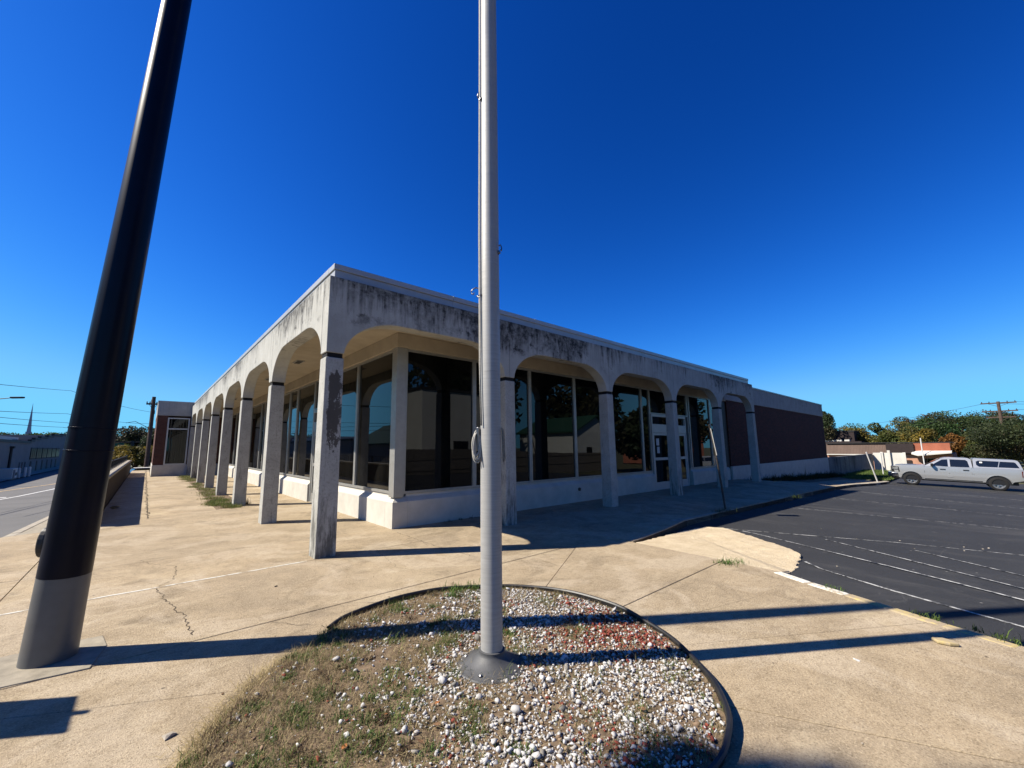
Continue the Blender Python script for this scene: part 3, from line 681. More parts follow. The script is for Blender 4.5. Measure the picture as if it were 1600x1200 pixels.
# ------------------------------------------------------------------ lamp pole (leaning) and flagpole
lp = tag(empty('lamp_pole', (-2.45, -1.62, 0)), 'thick leaning navy lamp pole with a grey painted foot', 'lamp pole')
tilt = RAD(3.6); ax = Vector((-right.y, right.x, 0)).normalized(); lp.rotation_mode = 'AXIS_ANGLE'; lp.rotation_axis_angle = (tilt, -(-right.y)*-1, right.x, 0)
lp.rotation_mode = 'QUATERNION'; from mathutils import Quaternion
hr = Vector((right.x, right.y, 0)).normalized(); axis = Vector((0, 0, 1)).cross(hr); lp.rotation_quaternion = Quaternion(axis, tilt)
r = lambda z: .163-.0095*z
MB().lathe([(r(0), -.1), (r(0), .0), (r(.3), .3), (r(.63), .63)], seg=48).build('pole_foot', 'grey_pole_paint', lp, smooth_='auto')
sh = MB().lathe([(r(.631)+.0012, .631), (r(3)+.001, 3.0), (r(6)+.001, 6.0), (r(9)+.001, 9.0), (r(12), 12.0)], seg=48).build('pole_shaft', 'navy_pole_paint', lp, smooth_='auto')
for z, hh in ((1.78, .012), (1.60, .008)): MB().lathe([(r(z)+.0018, z), (r(z)+.005, z+.002), (r(z)+.005, z+hh), (r(z)+.0015, z+hh+.002)], seg=48).build('seam_ring', 'navy_pole_paint', sh, smooth_='auto')
hd = Vector((-right.x, -right.y, 0)).normalized(); ang = math.atan2(hd.y, hd.x)+.25
hb = MB(); prof = []
for i in range(20): t = 2*math.pi*i/20; prof.append((.065*math.cos(t), .115*math.sin(t)))
hc = MB().slab3([(0, y, z) for y, z in prof], (.05, 0, 0)).build('handhole_cover', 'dark_plastic', lp, bevel=.012)
hc.rotation_euler = (0, 0, ang); hc.location = (math.cos(ang)*(r(.85)-.012), math.sin(ang)*(r(.85)-.012), .87)
MB().tube([(0, 0, 11.9), (-.8, .5, 12.4), (-2.0, 1.2, 12.6)], [.05, .045, .04]).build('lamp_arm', 'navy_pole_paint', lp)
hdm = MB().slab3([(-2.0, 1.0, 12.55), (-2.7, 1.4, 12.6), (-2.8, 1.75, 12.6), (-2.1, 1.35, 12.55)], (0, 0, .12)).build('lamp_head', 'navy_pole_paint', lp, bevel=.03)

FX, FY = .01, -4.04
fp = tag(empty('flagpole', (FX, FY, .045)), 'pale brushed metal flagpole rising from the gravel bed', 'flagpole')
MB().lathe([(.080, 0), (.080, 1.0), (.076, 3.0), (.071, 5.0), (.064, 7.5), (.055, 9.5)], seg=40).build('pole', 'brushed_aluminium', fp, smooth_='auto')
sh = MB().lathe([(.245, -.03), (.252, .008), (.246, .016), (.20, .028), (.135, .055), (.102, .085), (.094, .10), (.0945, .115), (.0835, .118)], seg=48).build('base_collar', 'cast_aluminium', fp, smooth_='auto')
for i in range(4):
    t = i*math.pi/2+.5; MB().lathe([(.012, 0), (.012, .012), (.006, .018)], (.205*math.cos(t), .205*math.sin(t), .022), 8).build('bolt', 'steel_hook', sh)
rl = Vector((-right.x, -right.y, 0)).normalized(); fr_ = Vector((-fwd.x, -fwd.y, 0)).normalized()
def on(side, front, z): return tuple(rl*side+fr_*front+Vector((0, 0, z)))
# halyard on the left, running down to a cleat
MB().tube([on(.075, .02, 9.4), on(.082, .02, 5), on(.088, .02, 3.3), on(.085, .03, 2.75), on(.082, .045, 2.2), on(.07, .06, 1.72)], .006, 6).build('halyard', 'rope_fibre', fp, smooth_=True)
MB().tube([on(.066, .02, 9.4), on(.080, .03, 3.2), on(.078, .042, 2.7), on(.075, .05, 2.0), on(.068, .06, 1.72)], .005, 6).build('halyard', 'rope_fibre', fp, smooth_=True)
cl = MB().box(-.012, .012, -.012, .012, -.09, .09).build('cleat', 'steel_hook', fp, bevel=.006); cl.location = on(.098, .02, 1.62)
coil = MB()
for j in range(7):
    a0 = random.uniform(-.012, .012); hh = .112+random.uniform(-.03, .015); ww = .035+random.uniform(-.012, .012); ff = .02+random.uniform(-.02, .03); z0 = 1.57+random.uniform(-.025, .02)
    coil.tube([on(.105+a0+ww*math.cos(t)*1.0, ff+.022*math.cos(t+1), z0+hh*math.sin(t)) for t in np.linspace(0, 2*math.pi, 19)], .0058, 6, False)
coil.build('rope_coil', 'rope_fibre', fp, smooth_=True)
coil = MB()
for j in range(3): coil.tube([on(-.084-.006*j-.014*math.sin(t/2), .0+.02*math.cos(t), 1.57+(.135-.01*j)*math.cos(t)) for t in np.linspace(0, 2*math.pi, 15)], .0055, 6, False)
coil.build('rope_coil', 'rope_fibre', fp, smooth_=True)
def hook(s, z, out, nm='snap_hook'):
    b = MB(); b.tube([on(s, .02, z), on(s+out*.03, .02, z+.012), on(s+out*.055, .02, z-.002), on(s+out*.07, .02, z-.02), on(s+out*.066, .02, z-.04), on(s+out*.05, .02, z-.045), on(s+out*.045, .02, z-.03)], .0055, 6)
    b.tube([on(s+out*.004, .03, z-.06), on(s+out*.02, .03, z-.065), on(s, .035, z-.08), on(s-.01*out, .04, z-.05)], .009, 6); return b.build(nm, 'steel_hook', fp, smooth_=True)
hook(.083, 2.83, 1); hook(.075, 4.62, .35); hook(-.078, 3.2, -.3)

# ------------------------------------------------------------------ gravel bed
BO = [(-.76, -2.69), (-.46, -2.47), (-.13, -2.41), (.25, -2.39), (.69, -2.48), (1.12, -2.75), (1.4, -3.06), (1.58, -3.52), (1.61, -3.99), (1.51, -4.39), (1.33, -4.76), (1.07, -5.07), (.8, -5.3), (.53, -5.42), (.3, -5.46),
      (-.2, -5.42), (-.75, -5.2), (-1.25, -4.8), (-1.6, -4.35), (-1.74, -4.0), (-1.70, -3.72), (-1.55, -3.45), (-1.35, -3.18), (-1.11, -2.93)]
def catmull(P, n=6):
    out = []; N = len(P)
    for i in range(N):
        p0, p1, p2, p3 = [Vector((*P[(i+k) % N], 0)) for k in (-1, 0, 1, 2)]
        for j in range(n):
            t = j/n; q = .5*((2*p1)+(-p0+p2)*t+(2*p0-5*p1+4*p2-p3)*t*t+(-p0+3*p1-3*p2+p3)*t**3); out.append((q.x, q.y))
    return out
BOS = catmull(BO); BC = (-.02, -3.92); BPOLY = np.array(BOS)
def inside(X, Y, P=None):
    P = BPOLY if P is None else P; r = np.zeros(len(X), bool); j = len(P)-1
    for i in range(len(P)):
        xi, yi = P[i]; xj, yj = P[j]
        c = ((yi > Y) != (yj > Y)) & (X < (xj-xi)*(Y-yi)/(yj-yi+1e-12)+xi); r ^= c; j = i
    return r
ANG = np.arctan2(BPOLY[:, 1]-BC[1], BPOLY[:, 0]-BC[0]); RR = np.hypot(BPOLY[:, 0]-BC[0], BPOLY[:, 1]-BC[1]); o_ = np.argsort(ANG); ANG, RR = ANG[o_], RR[o_]
def relr(X, Y):
    a = np.arctan2(Y-BC[1], X-BC[0]); R0 = np.interp(a, np.r_[ANG-2*np.pi, ANG, ANG+2*np.pi], np.r_[RR, RR, RR]); return np.hypot(X-BC[0], Y-BC[1])/R0
def zbed(X, Y):
    q = relr(X, Y); return .022+.032*np.clip(1-q**2, 0, 1)+.010*np.sin(X*7+1)*np.cos(Y*6)*np.clip(1-q, 0, 1)
b = MB(); n = len(BOS)
for q in (1.0, .8, .6, .4, .2):
    for x, y in BOS:
        X, Y = BC[0]+(x-BC[0])*q, BC[1]+(y-BC[1])*q; b.v.append((X, Y, float(zbed(np.array([X]), np.array([Y]))[0])))
b.v.append((BC[0], BC[1], .052))
for k in range(4):
    for i in range(n): j = (i+1) % n; b.f.append((k*n+i, k*n+j, (k+1)*n+j, (k+1)*n+i))
for i in range(n): b.f.append((4*n+i, 4*n+(i+1) % n, 5*n))
for i in range(n): pass
struct(b.build('gravel_bed_soil', 'bed_soil', smooth_=True), 'brown soil of the round bed under gravel and dry grass')
# black plastic edging round the bed: a strip with a rolled top
i0, i1 = 2, 100
path = [BOS[i % n] for i in range(2, 90)]
ed = MB()
for (x, y) in path: pass
def edge_strip(path, zz):
    b = MB(); prof = [(.010, -.03), (.012, .055), (.024, .060), (.028, .075), (.018, .090), (.002, .090), (-.006, .075), (-.004, .06), (-.002, -.03)]; m = len(prof); N_ = len(path)
    for i, (x, y) in enumerate(path):
        a = path[max(i-1, 0)]; c = path[min(i+1, N_-1)]; dx, dy = c[0]-a[0], c[1]-a[1]; l = math.hypot(dx, dy); nx, ny = -dy/l, dx/l
        if (x-BC[0])*nx+(y-BC[1])*ny < 0: nx, ny = -nx, -ny
        wv = .004*math.sin(i*.7)
        for d, z in prof: b.v.append((x+nx*(d+wv), y+ny*(d+wv), z*zz(i)))
    for i in range(N_-1):
        for j in range(m): k = (j+1) % m; b.f.append((i*m+j, i*m+k, (i+1)*m+k, (i+1)*m+j))
    return b
tag(edge_strip(path, lambda i: .62+.2*math.sin(i*.11)**2).build('bed_edging', 'edging_plastic', smooth_='auto'), 'black plastic edging strip curving round the gravel bed', 'edging')
U = np.array([right.x, right.y]); U = U/np.linalg.norm(U)
def vnoise(X, Y, s, seed):
    r = np.random.default_rng(seed); G = r.random((64, 64)); x = X*s+100; y = Y*s+100; xi = np.floor(x).astype(int); yi = np.floor(y).astype(int); fx = x-xi; fy = y-yi; fx = fx*fx*(3-2*fx); fy = fy*fy*(3-2*fy)
    g = lambda a, b: G[a % 64, b % 64]
    return (g(xi, yi)*(1-fx)+g(xi+1, yi)*fx)*(1-fy)+(g(xi, yi+1)*(1-fx)+g(xi+1, yi+1)*fx)*fy
def stone_var():
    bm = bmesh.new()
    for _ in range(13):
        v = Vector(np.random.default_rng(random.randrange(10**6)).normal(size=3)).normalized(); bm.verts.new(v*random.uniform(.8, 1.0))
    bmesh.ops.convex_hull(bm, input=bm.verts); bmesh.ops.triangulate(bm, faces=bm.faces)
    for v in [v for v in bm.verts if not v.link_faces]: bm.verts.remove(v)
    bm.verts.ensure_lookup_table(); bm.verts.index_update(); V = np.array([v.co[:] for v in bm.verts]); F = np.array([[v.index for v in f.verts] for f in bm.faces]); bm.free(); return V, F
SV = [stone_var() for _ in range(16)]
def scatter_stones(name, X, Y, Z, size, cols, label):
    VV, FF, CC = [], [], []; off = 0
    for i in range(len(X)):
        V, F = SV[i % 16]; s = size[i]*rng.uniform(.7, 1.3, 3)*np.array([1, 1, .75]); a = rng.uniform(0, 6.28); ca, sa = math.cos(a), math.sin(a)
        tl = rng.uniform(-.5, .5); ct, st_ = math.cos(tl), math.sin(tl)
        P = V*s; P = np.stack([P[:, 0]*ct+P[:, 2]*st_, P[:, 1], -P[:, 0]*st_+P[:, 2]*ct], 1); P = np.stack([P[:, 0]*ca-P[:, 1]*sa, P[:, 0]*sa+P[:, 1]*ca, P[:, 2]], 1)
        VV.append(P+np.array([X[i], Y[i], Z[i]])); FF.append(F+off); off += len(V); CC.append(np.repeat(cols[i][None], len(V), 0))
    return tag(quads_mesh(name, np.concatenate(VV), np.concatenate(FF), np.concatenate(CC), 'gravel_stone'), label, 'gravel', kind='stuff')
M_ = 54000
X = rng.uniform(-1.8, 1.7, M_); Y = rng.uniform(-5.5, -2.35, M_); k = inside(X, Y); X, Y = X[k], Y[k]
u = (X-FX)*U[0]+(Y-FY)*U[1]; n1 = vnoise(X, Y, 3.2, 1); n2 = vnoise(X, Y, 8, 2); n3 = vnoise(X, Y, 2.2, 3)
n0 = vnoise(X, Y, 18, 21); den = np.clip(.56+.50*(u+.25)+1.15*(n1-.5)+.75*(n2-.5)+.5*(n0-.5), .04, 1.0); den = np.where(u < -.5, np.minimum(den, .10+.42*(n2 > .56)*(n0 > .4)), den)
den *= np.where(relr(X, Y) > .97, .2, 1)
k = rng.random(len(X)) < den*.74; X, Y, u, n1, n2, n3 = [q[k] for q in (X, Y, u, n1, n2, n3)]
size = rng.lognormal(math.log(.0092), .40, len(X)); Z = zbed(X, Y)+size*rng.uniform(-.15, .75, len(X))
tone = rng.uniform(.50, .76, (len(X), 1))*np.array([[1, .985, .95]]); grey = rng.random(len(X)) < .26; tone[grey] *= rng.uniform(.3, .8, (grey.sum(), 1))*np.array([[1, .96, .88]])
red = rng.random(len(X)) < np.clip(.06+1.2*(n3-.50)*np.clip(u+.6, 0, 1.2)+.10*(n2 > .7), 0, .6)
tan_ = rng.random(len(X)) < .10; tone[tan_] = rng.uniform(.6, 1.2, (tan_.sum(), 1))*np.array([[.33, .24, .15]])
tone[red] = rng.uniform(.7, 1.25, (red.sum(), 1))*np.array([[.27, .075, .042]])
scatter_stones('gravel', X, Y, Z, size, tone, 'white and rust red gravel stones around the flagpole foot')
def blades(name, X, Y, Z, L, Wd, lean, cols, label, cat='grass', mat='grass_blade'):
    n = len(X); a = rng.uniform(0, 2*np.pi, n); d = np.stack([np.cos(a), np.sin(a)], 1); p = np.stack([-d[:, 1], d[:, 0]], 1)
    P0 = np.stack([X, Y, Z], 1); mid = P0.copy(); mid[:, :2] += d*(L*np.sin(lean)*.45)[:, None]; mid[:, 2] += L*np.cos(lean)*.62
    tip = P0.copy(); tip[:, :2] += d*(L*np.sin(lean)*1.05)[:, None]+rng.normal(0, .15, (n, 2))*L[:, None]; tip[:, 2] += L*np.cos(lean)*.95
    w3 = np.concatenate([p*Wd[:, None]/2, np.zeros((n, 1))], 1)
    V = np.stack([P0-w3, P0+w3, mid+w3*.8, mid-w3*.8, tip], 1).reshape(-1, 3)
    i = np.arange(n)[:, None]*5; F = np.concatenate([i+np.array([[0, 1, 2]]), i+np.array([[0, 2, 3]]), i+np.array([[3, 2, 4]])], 0)
    return tag(quads_mesh(name, V, F, np.repeat(cols, 5, 0), mat), label, cat, kind='stuff')
M_ = 190000
X = rng.uniform(-1.95, 1.7, M_); Y = rng.uniform(-5.5, -2.35, M_); u = (X-FX)*U[0]+(Y-FY)*U[1]
XX = X+.10*(u < -.9); k = inside(XX, Y+.05*(u < -.9)); X, Y, u = X[k], Y[k], u[k]; n1 = vnoise(X, Y, 3.2, 1); n2 = vnoise(X, Y, 6, 5)
n6 = vnoise(X, Y, 15, 31); den = np.clip(.46-.36*(u+.1)-1.0*(n1-.5)+.8*(n2-.5)+.7*(n6-.5), .15, .85); k = rng.random(len(X)) < den; X, Y, u = X[k], Y[k], u[k]
n4 = vnoise(X, Y, 5, 9); n5 = vnoise(X, Y, 13, 10); grn = (rng.random(len(X)) < np.clip((n4-.50)*1.6+(n5-.55)*1.2, 0.02, .7))
L = rng.lognormal(math.log(.036), .45, len(X)); L = np.where(u < -1.0, L*1.1, L); Wd = rng.uniform(.0014, .0032, len(X)); lean = rng.uniform(.45, 1.5, len(X)); lean = np.where(grn, rng.uniform(.1, 1.1, len(X)), lean)
Wd = np.where(grn, Wd*1.5, Wd)
cols = rng.uniform(.45, 1.5, (len(X), 1))*np.array([[.36, .275, .155]]); br = rng.random(len(X)) < .33; cols[br] = rng.uniform(.5, 1.2, (br.sum(), 1))*np.array([[.17, .11, .062]])
cols[grn] = rng.uniform(.6, 1.35, (grn.sum(), 1))*np.array([[.125, .165, .040]])
blades('bed_grass', X, Y, zbed(X, Y)-.003, L, Wd, lean, cols, 'dry straw and green weeds covering the left of the bed')
cp = []
while len(cp) < 75:
    x, y = random.uniform(-1.7, .9), random.uniform(-5.0, -2.5); q = (x-FX)*U[0]+(y-FY)*U[1]
    if inside(np.array([x]), np.array([y]))[0] and random.random() < .75-.8*(q+.5): cp.append((x, y))
for nm_, part, colr, lb in (('clover_clumps', cp[:45], (.10, .155, .04), 'low green weed clumps in the dry left half of the bed'), ('brown_clumps', cp[45:], (.13, .085, .05), 'withered brown weed clumps in the dry half of the bed')):
    X = np.concatenate([rng.normal(a, rng.uniform(.015, .05), 110) for a, b_ in part]); Y = np.concatenate([rng.normal(b_, rng.uniform(.015, .05), 110) for a, b_ in part]); N_ = len(X)
    blades(nm_, X, Y, zbed(X, Y)-.002, rng.lognormal(math.log(.026), .35, N_), rng.uniform(.003, .008, N_), rng.uniform(.2, 1.4, N_), rng.uniform(.5, 1.35, (N_, 1))*np.array([colr]), lb)
lf = []
for i in range(46):
    while True:
        x, y = random.uniform(-1.6, 1.5), random.uniform(-5.2, -2.5)
        if inside(np.array([x]), np.array([y]))[0]: break
    z = float(zbed(np.array([x]), np.array([y]))[0])+.014; a = random.uniform(0, 6.28); s_ = random.uniform(.014, .03); ca, sa = math.cos(a)*s_, math.sin(a)*s_
    b = MB().add([(x-ca, y-sa, z), (x+sa*.55, y-ca*.55, z+.006), (x+ca*.5+sa*.4, y+sa*.5-ca*.4, z+.004), (x+ca*1.1, y+sa*1.1, z+.010), (x+ca*.5-sa*.4, y+sa*.5+ca*.4, z+.008), (x-sa*.55, y+ca*.55, z+.009)], [(0, 1, 2, 3), (0, 3, 4, 5)])
    tag(b.build('fallen_leaf', 'orange_leaf' if i % 3 == 0 else 'dry_leaf'), 'small rust orange fallen leaf on the gravel bed' if i % 3 == 0 else 'curled brown fallen leaf on the gravel bed', 'leaf', 'orange fallen leaves on the bed' if i % 3 == 0 else 'brown fallen leaves on the bed')
# long straw spilling over the left rim
t = rng.uniform(0, 1, 2600); tt = t*34+n-34; ii = (tt.astype(int)) % n; X = BPOLY[ii, 0]+rng.normal(-.03, .05, 2600); Y = BPOLY[ii, 1]+rng.normal(0, .05, 2600)
blades('rim_straw', X, Y, np.full(2600, .012), rng.lognormal(math.log(.055), .4, 2600), rng.uniform(.0016, .0034, 2600), rng.uniform(.9, 1.55, 2600), rng.uniform(.5, 1.2, (2600, 1))*np.array([[.42, .31, .16]]), 'pale straw spilling over the left rim of the bed')
def weeds(name, pts, count, spread, h, label, colr=(.10, .17, .035), wd=(.004, .009)):
    X, Y, Z = [], [], []
    for (x, y, z) in pts:
        X += list(rng.normal(x, spread, count)); Y += list(rng.normal(y, spread, count)); Z += [z]*count
    X, Y, Z = map(np.array, (X, Y, Z)); N_ = len(X)
    return blades(name, X, Y, Z, rng.lognormal(math.log(h), .4, N_), rng.uniform(*wd, N_), rng.uniform(.05, 1.1, N_), rng.uniform(.55, 1.3, (N_, 1))*np.array([colr]), label)
weeds('weed', [(.72, -2.55, .03), (.9, -2.62, .03), (.6, -2.68, .03)], 70, .05, .075, 'green weed tuft behind the flagpole at the bed rim')
weeds('weed', [(4.08, -4.05, -.0), (4.2, -4.1, 0), (4.3, -4.15, 0)], 60, .06, .05, 'grass tuft at the corner of the ramp apron')
weeds('weed', [(4.0, -5.22, 0), (3.96, -5.32, 0)], 26, .035, .03, 'sparse grass along the white painted kerb edge')
weeds('weed', [(3.66, -5.95, 0), (3.62, -6.05, 0), (3.55, -6.3, 0), (3.5, -6.42, 0), (3.47, -6.5, 0)], 34, .035, .035, 'green grass growing along the yellow painted kerb edge')
gp = [(random.uniform(-.44, .02), random.uniform(6.9, 9.6), .0) for _ in range(26)]+[(random.uniform(-.42, .15), random.uniform(9.6, 25.5), .0) for _ in range(46)]
weeds('strip_grass', gp, 120, .10, .062, 'green and dry grass in the strip beside the left columns', (.15, .19, .05), (.004, .011))
weeds('strip_straw', gp[14:], 60, .14, .06, 'dead straw in the strip beside the left columns', (.33, .25, .12), (.003, .007))
weeds('weed', [(.05+.1*i, 7.62+.03*i, 0) for i in range(4)], 90, .07, .12, 'dark scrubby weed at the foot of the third left column', (.035, .03, .015))
pts = []
for _ in range(150):
    x = random.uniform(20.6, 38.5); y = random.uniform(.45, 1.2); pts.append((x, y, (zlot(x, -1)+.13)*.85))
weeds('wing_scrub', pts, 40, .18, .22, 'dark scrub growing along the foot of the brick wing', (.03, .045, .015), (.01, .03))
weeds('kerb_weed', [(8.6, -2.25, 0), (8.9, -2.3, 0), (13.2, -2.7, 0)], 60, .08, .09, 'dark weeds growing at the back of the shaded kerb', (.05, .07, .02))
pts = [(*(lambda x: (x, random.uniform(-2.0, 1.1), zlot(x, -1)+.13))(random.uniform(37, 52)),) for _ in range(900)]
weeds('lawn_grass', pts, 16, .16, .10, 'mown green grass on the small lawn by the retaining wall', (.12, .17, .04), (.012, .03))
weeds('weed', [(3.15+i*.3, 1.22, 0) for i in range(3)], 24, .03, .05, 'small weeds at the foot of the shaded plinth', (.04, .05, .02))
# loose bits on the pavement
def rock(x, y, z, s, mat, nm, label, cat, flat=.5, grp=None):
    V, F = SV[random.randrange(16)]; b = MB(); sx, sy = s*random.uniform(.8, 1.3), s*random.uniform(.7, 1.1)
    a = random.uniform(0, 6.28); b.add([(x+(v[0]*sx)*math.cos(a)-(v[1]*sy)*math.sin(a), y+(v[0]*sx)*math.sin(a)+(v[1]*sy)*math.cos(a), z+v[2]*s*flat+s*flat*.7) for v in V], [tuple(f) for f in F])
    return tag(b.build(nm, mat), label, cat, grp)
tag(MB().prism([(2.97, -6.10), (3.02, -6.06), (3.075, -6.12), (3.07, -6.19), (3.02, -6.22), (2.98, -6.17)], .004, .03).build('broken_block', 'yellow_kerb_paint', bevel=.008), 'flat broken chunk of yellow painted kerb on the pavement', 'rubble')
rock(-2.55, 9.2, 0, .13, 'rock', 'stone', 'pale stone lying in the shadow of the low wall', 'stone')
rock(2.16, -5.72, 0, .022, 'paper', 'pebble', 'white pebble on the open pavement right of the bed', 'pebble')
rock(2.98, -5.25, 0, .02, 'rock', 'pebble', 'grey pebble between the two pole shadows', 'pebble')
rock(-1.78, -3.35, 0, .045, 'rock', 'stone', 'flat grey stone beside the straw at the left rim of the bed', 'stone', .25)
rock(-.72, -.95, 0, .018, 'dark_plastic', 'pebble', 'dark pebble on the pavement left of the corner column', 'pebble')
for i in range(26):
    x = random.uniform(-2.6, 3.3); y = random.uniform(-6.6, 4.0)
    if inside(np.array([x]), np.array([y]))[0]: continue
    rock(x, y, .001, random.uniform(.006, .014), 'dry_leaf' if i % 3 else 'rock', 'debris', 'tiny dark crumb of debris on the tan pavement', 'debris', .35, 'crumbs scattered on the pavement')
for i in range(15):
    x = random.uniform(4.8, 9.5); y = random.uniform(-7, -3.4)
    if y > -4.7 and x < 6.6: continue
    rock(x, y, zlot(x)+.002, random.uniform(.008, .022), 'rock', 'lot_debris', 'small pale stone lying on the black asphalt', 'pebble', .5, 'loose stones on the asphalt')

# ------------------------------------------------------------------ silver pickup truck with a topper
def pickup():
    T = empty('pickup_truck'); tag(T, 'silver crew cab pickup truck with a matching bed topper', 'truck')
    def arc(cx, r_, a0, a1, n=12, cz=.40): return [(cx+r_*math.cos(a0+(a1-a0)*i/n), cz+r_*math.sin(a0+(a1-a0)*i/n)) for i in range(n+1)]
    hw_low = lambda x, z: .985-.05*max(0, (.75-z)/.35)**2-.03*max(0, (z-1.0)/.3)**2-.10*max(0, (x-4.05)/.55)**2-.035*max(0, (-x-.9)/.3)**2
    hw_top = lambda x, z: .955-.20*max(0, z-1.26)/.60-(.02 if x > 2.4 else 0)
    hw_tp = lambda x, z: .95-.17*max(0, z-1.28)/.58
    def profile(nm, P, hw, mat, zcuts, xcuts=(), parent=T, y0=None, bev=.02):
        bm = bmesh.new()
        for sgn in (1,):
            vs = [bm.verts.new((x, 0, z)) for x, z in P]; f = bm.faces.new(vs)
        for z in zcuts: bmesh.ops.bisect_plane(bm, geom=bm.verts[:]+bm.edges[:]+bm.faces[:], plane_co=(0, 0, z), plane_no=(0, 0, 1))
        for x in xcuts: bmesh.ops.bisect_plane(bm, geom=bm.verts[:]+bm.edges[:]+bm.faces[:], plane_co=(x, 0, 0), plane_no=(1, 0, 0))
        faces = bm.faces[:]; ret = bmesh.ops.duplicate(bm, geom=bm.verts[:]+bm.edges[:]+faces); dup = ret['geom']; vm = ret['vert_map']
        half = [v for v in bm.verts]
        dv = set(g for g in dup if isinstance(g, bmesh.types.BMVert))
        bnd = [e_ for e_ in bm.edges if len(e_.link_faces) == 1 and e_.verts[0] not in dv]
        for v in bm.verts: v.co.y = (hw(v.co.x, v.co.z))*(-1 if v in dv else 1) if y0 is None else v.co.y
        for e_ in bnd:
            a, b = e_.verts; bm.faces.new((a, b, vm[b], vm[a]))
        bmesh.ops.recalc_face_normals(bm, faces=bm.faces); me = bpy.data.meshes.new(nm); bm.to_mesh(me); bm.free()
        return finish(me, nm, mat, parent, 'auto', bev, 2)
    low = [(-1.18, .66), (-1.20, 1.24), (-1.12, 1.29), (.92, 1.30), (2.95, 1.31), (3.15, 1.335), (4.10, 1.30), (4.40, 1.26), (4.54, 1.16), (4.60, .80), (4.58, .62), (4.32, .50)]
    low += arc(3.65, .50, .12, math.pi-.12)+[(3.08, .44), (.60, .44)]+arc(0, .50, .12, math.pi-.12)+[(-.62, .56)]
    body = profile('body', low, hw_low, 'silver_car_paint', (.6, .75, .95, 1.12), (4.1, 4.3, -.95))
    profile('cab_roof', [(.96, 1.27), (1.0, 1.80), (1.12, 1.87), (1.9, 1.885), (2.12, 1.86), (2.26, 1.80), (3.06, 1.27)], hw_top, 'silver_car_paint', (1.4, 1.55, 1.7, 1.8))
    tp = profile('topper', [(-1.16, 1.295), (-1.0, 1.70), (-.92, 1.80), (-.8, 1.835), (.86, 1.875), (.92, 1.80), (.93, 1.305)], hw_tp, 'silver_car_paint', (1.4, 1.55, 1.7))
    def inlay(nm, P, hw, mat, parent, eps=.004, th=.012, sides=(1, -1)):
        for s_ in sides:
            b = MB(); b.v = [(x, s_*(hw(x, z)+eps), z) for x, z in P]+[(x, s_*(hw(x, z)-th), z) for x, z in P]; m = len(P)
            b.f = [tuple(range(m)), tuple(range(2*m-1, m-1, -1))]+[(i, (i+1) % m, m+(i+1) % m, m+i) for i in range(m)]; b.build(nm, mat, parent)
    inlay('window', [(2.74, 1.33), (2.22, 1.73), (1.98, 1.755), (1.98, 1.31)], hw_top, 'car_glass', T)
    inlay('window', [(1.88, 1.31), (1.88, 1.76), (1.22, 1.755), (1.14, 1.68), (1.08, 1.31)], hw_top, 'car_glass', T)
    inlay('topper_window', [(-.98, 1.38), (-.80, 1.68), (-.72, 1.71), (-.14, 1.725), (-.06, 1.38)], hw_tp, 'car_glass', tp)
    inlay('topper_window', [(-.03, 1.38), (-.11, 1.726), (.70, 1.745), (.80, 1.68), (.80, 1.48), (.70, 1.38)], hw_tp, 'car_glass', tp)
    inlay('sticker', [(.55, 1.60), (.55, 1.68), (.66, 1.68), (.66, 1.60)], hw_tp, 'paper', tp, .008, .0, (1,))
    # windscreen
    b = MB(); q = [(2.98, .80, 1.335), (2.98, -.80, 1.335), (2.30, -.67, 1.785), (2.30, .67, 1.785)]; nrm = Vector((.52, 0, .80)).normalized()
    b.slab3([Vector(p)+nrm*.0 for p in q], nrm*.016); b.build('windscreen', 'car_glass', T)
    b = MB(); q = [(-1.135, .74, 1.40), (-1.135, -.74, 1.40), (-1.035, -.66, 1.68), (-1.035, .66, 1.68)]; b.slab3(q, (-.016, 0, .004)); b.build('rear_window', 'car_glass', T)
    # door and panel gaps
    hl = lambda x, z: hw_low(x, z)
    for x0, z0, z1 in ((3.02, .62, 1.27), (1.93, .46, 1.30), (1.0, .52, 1.30), (.93, .50, 1.30)): inlay('panel_gap', [(x0, z0), (x0+.014, z0), (x0+.014, (z0+z1)/2), (x0+.014, z1), (x0, z1), (x0, (z0+z1)/2)], hl, 'car_black', body, .002)
    for x0 in (2.10, 1.12): inlay('door_handle', [(x0, 1.10), (x0+.24, 1.10), (x0+.24, 1.155), (x0, 1.155)], hl, 'car_black', body, .022)
    inlay('side_moulding', [(.62, .47), (3.06, .47), (3.06, .51), (.62, .51)], hl, 'car_black', body, .01)
    # dent between the doors
    inlay('dent', [(1.80, .68), (1.93, .62), (2.06, .66), (2.08, .76), (1.95, .80), (1.84, .77)], hl, 'silver_car_paint', body, .012, .01, (1,))
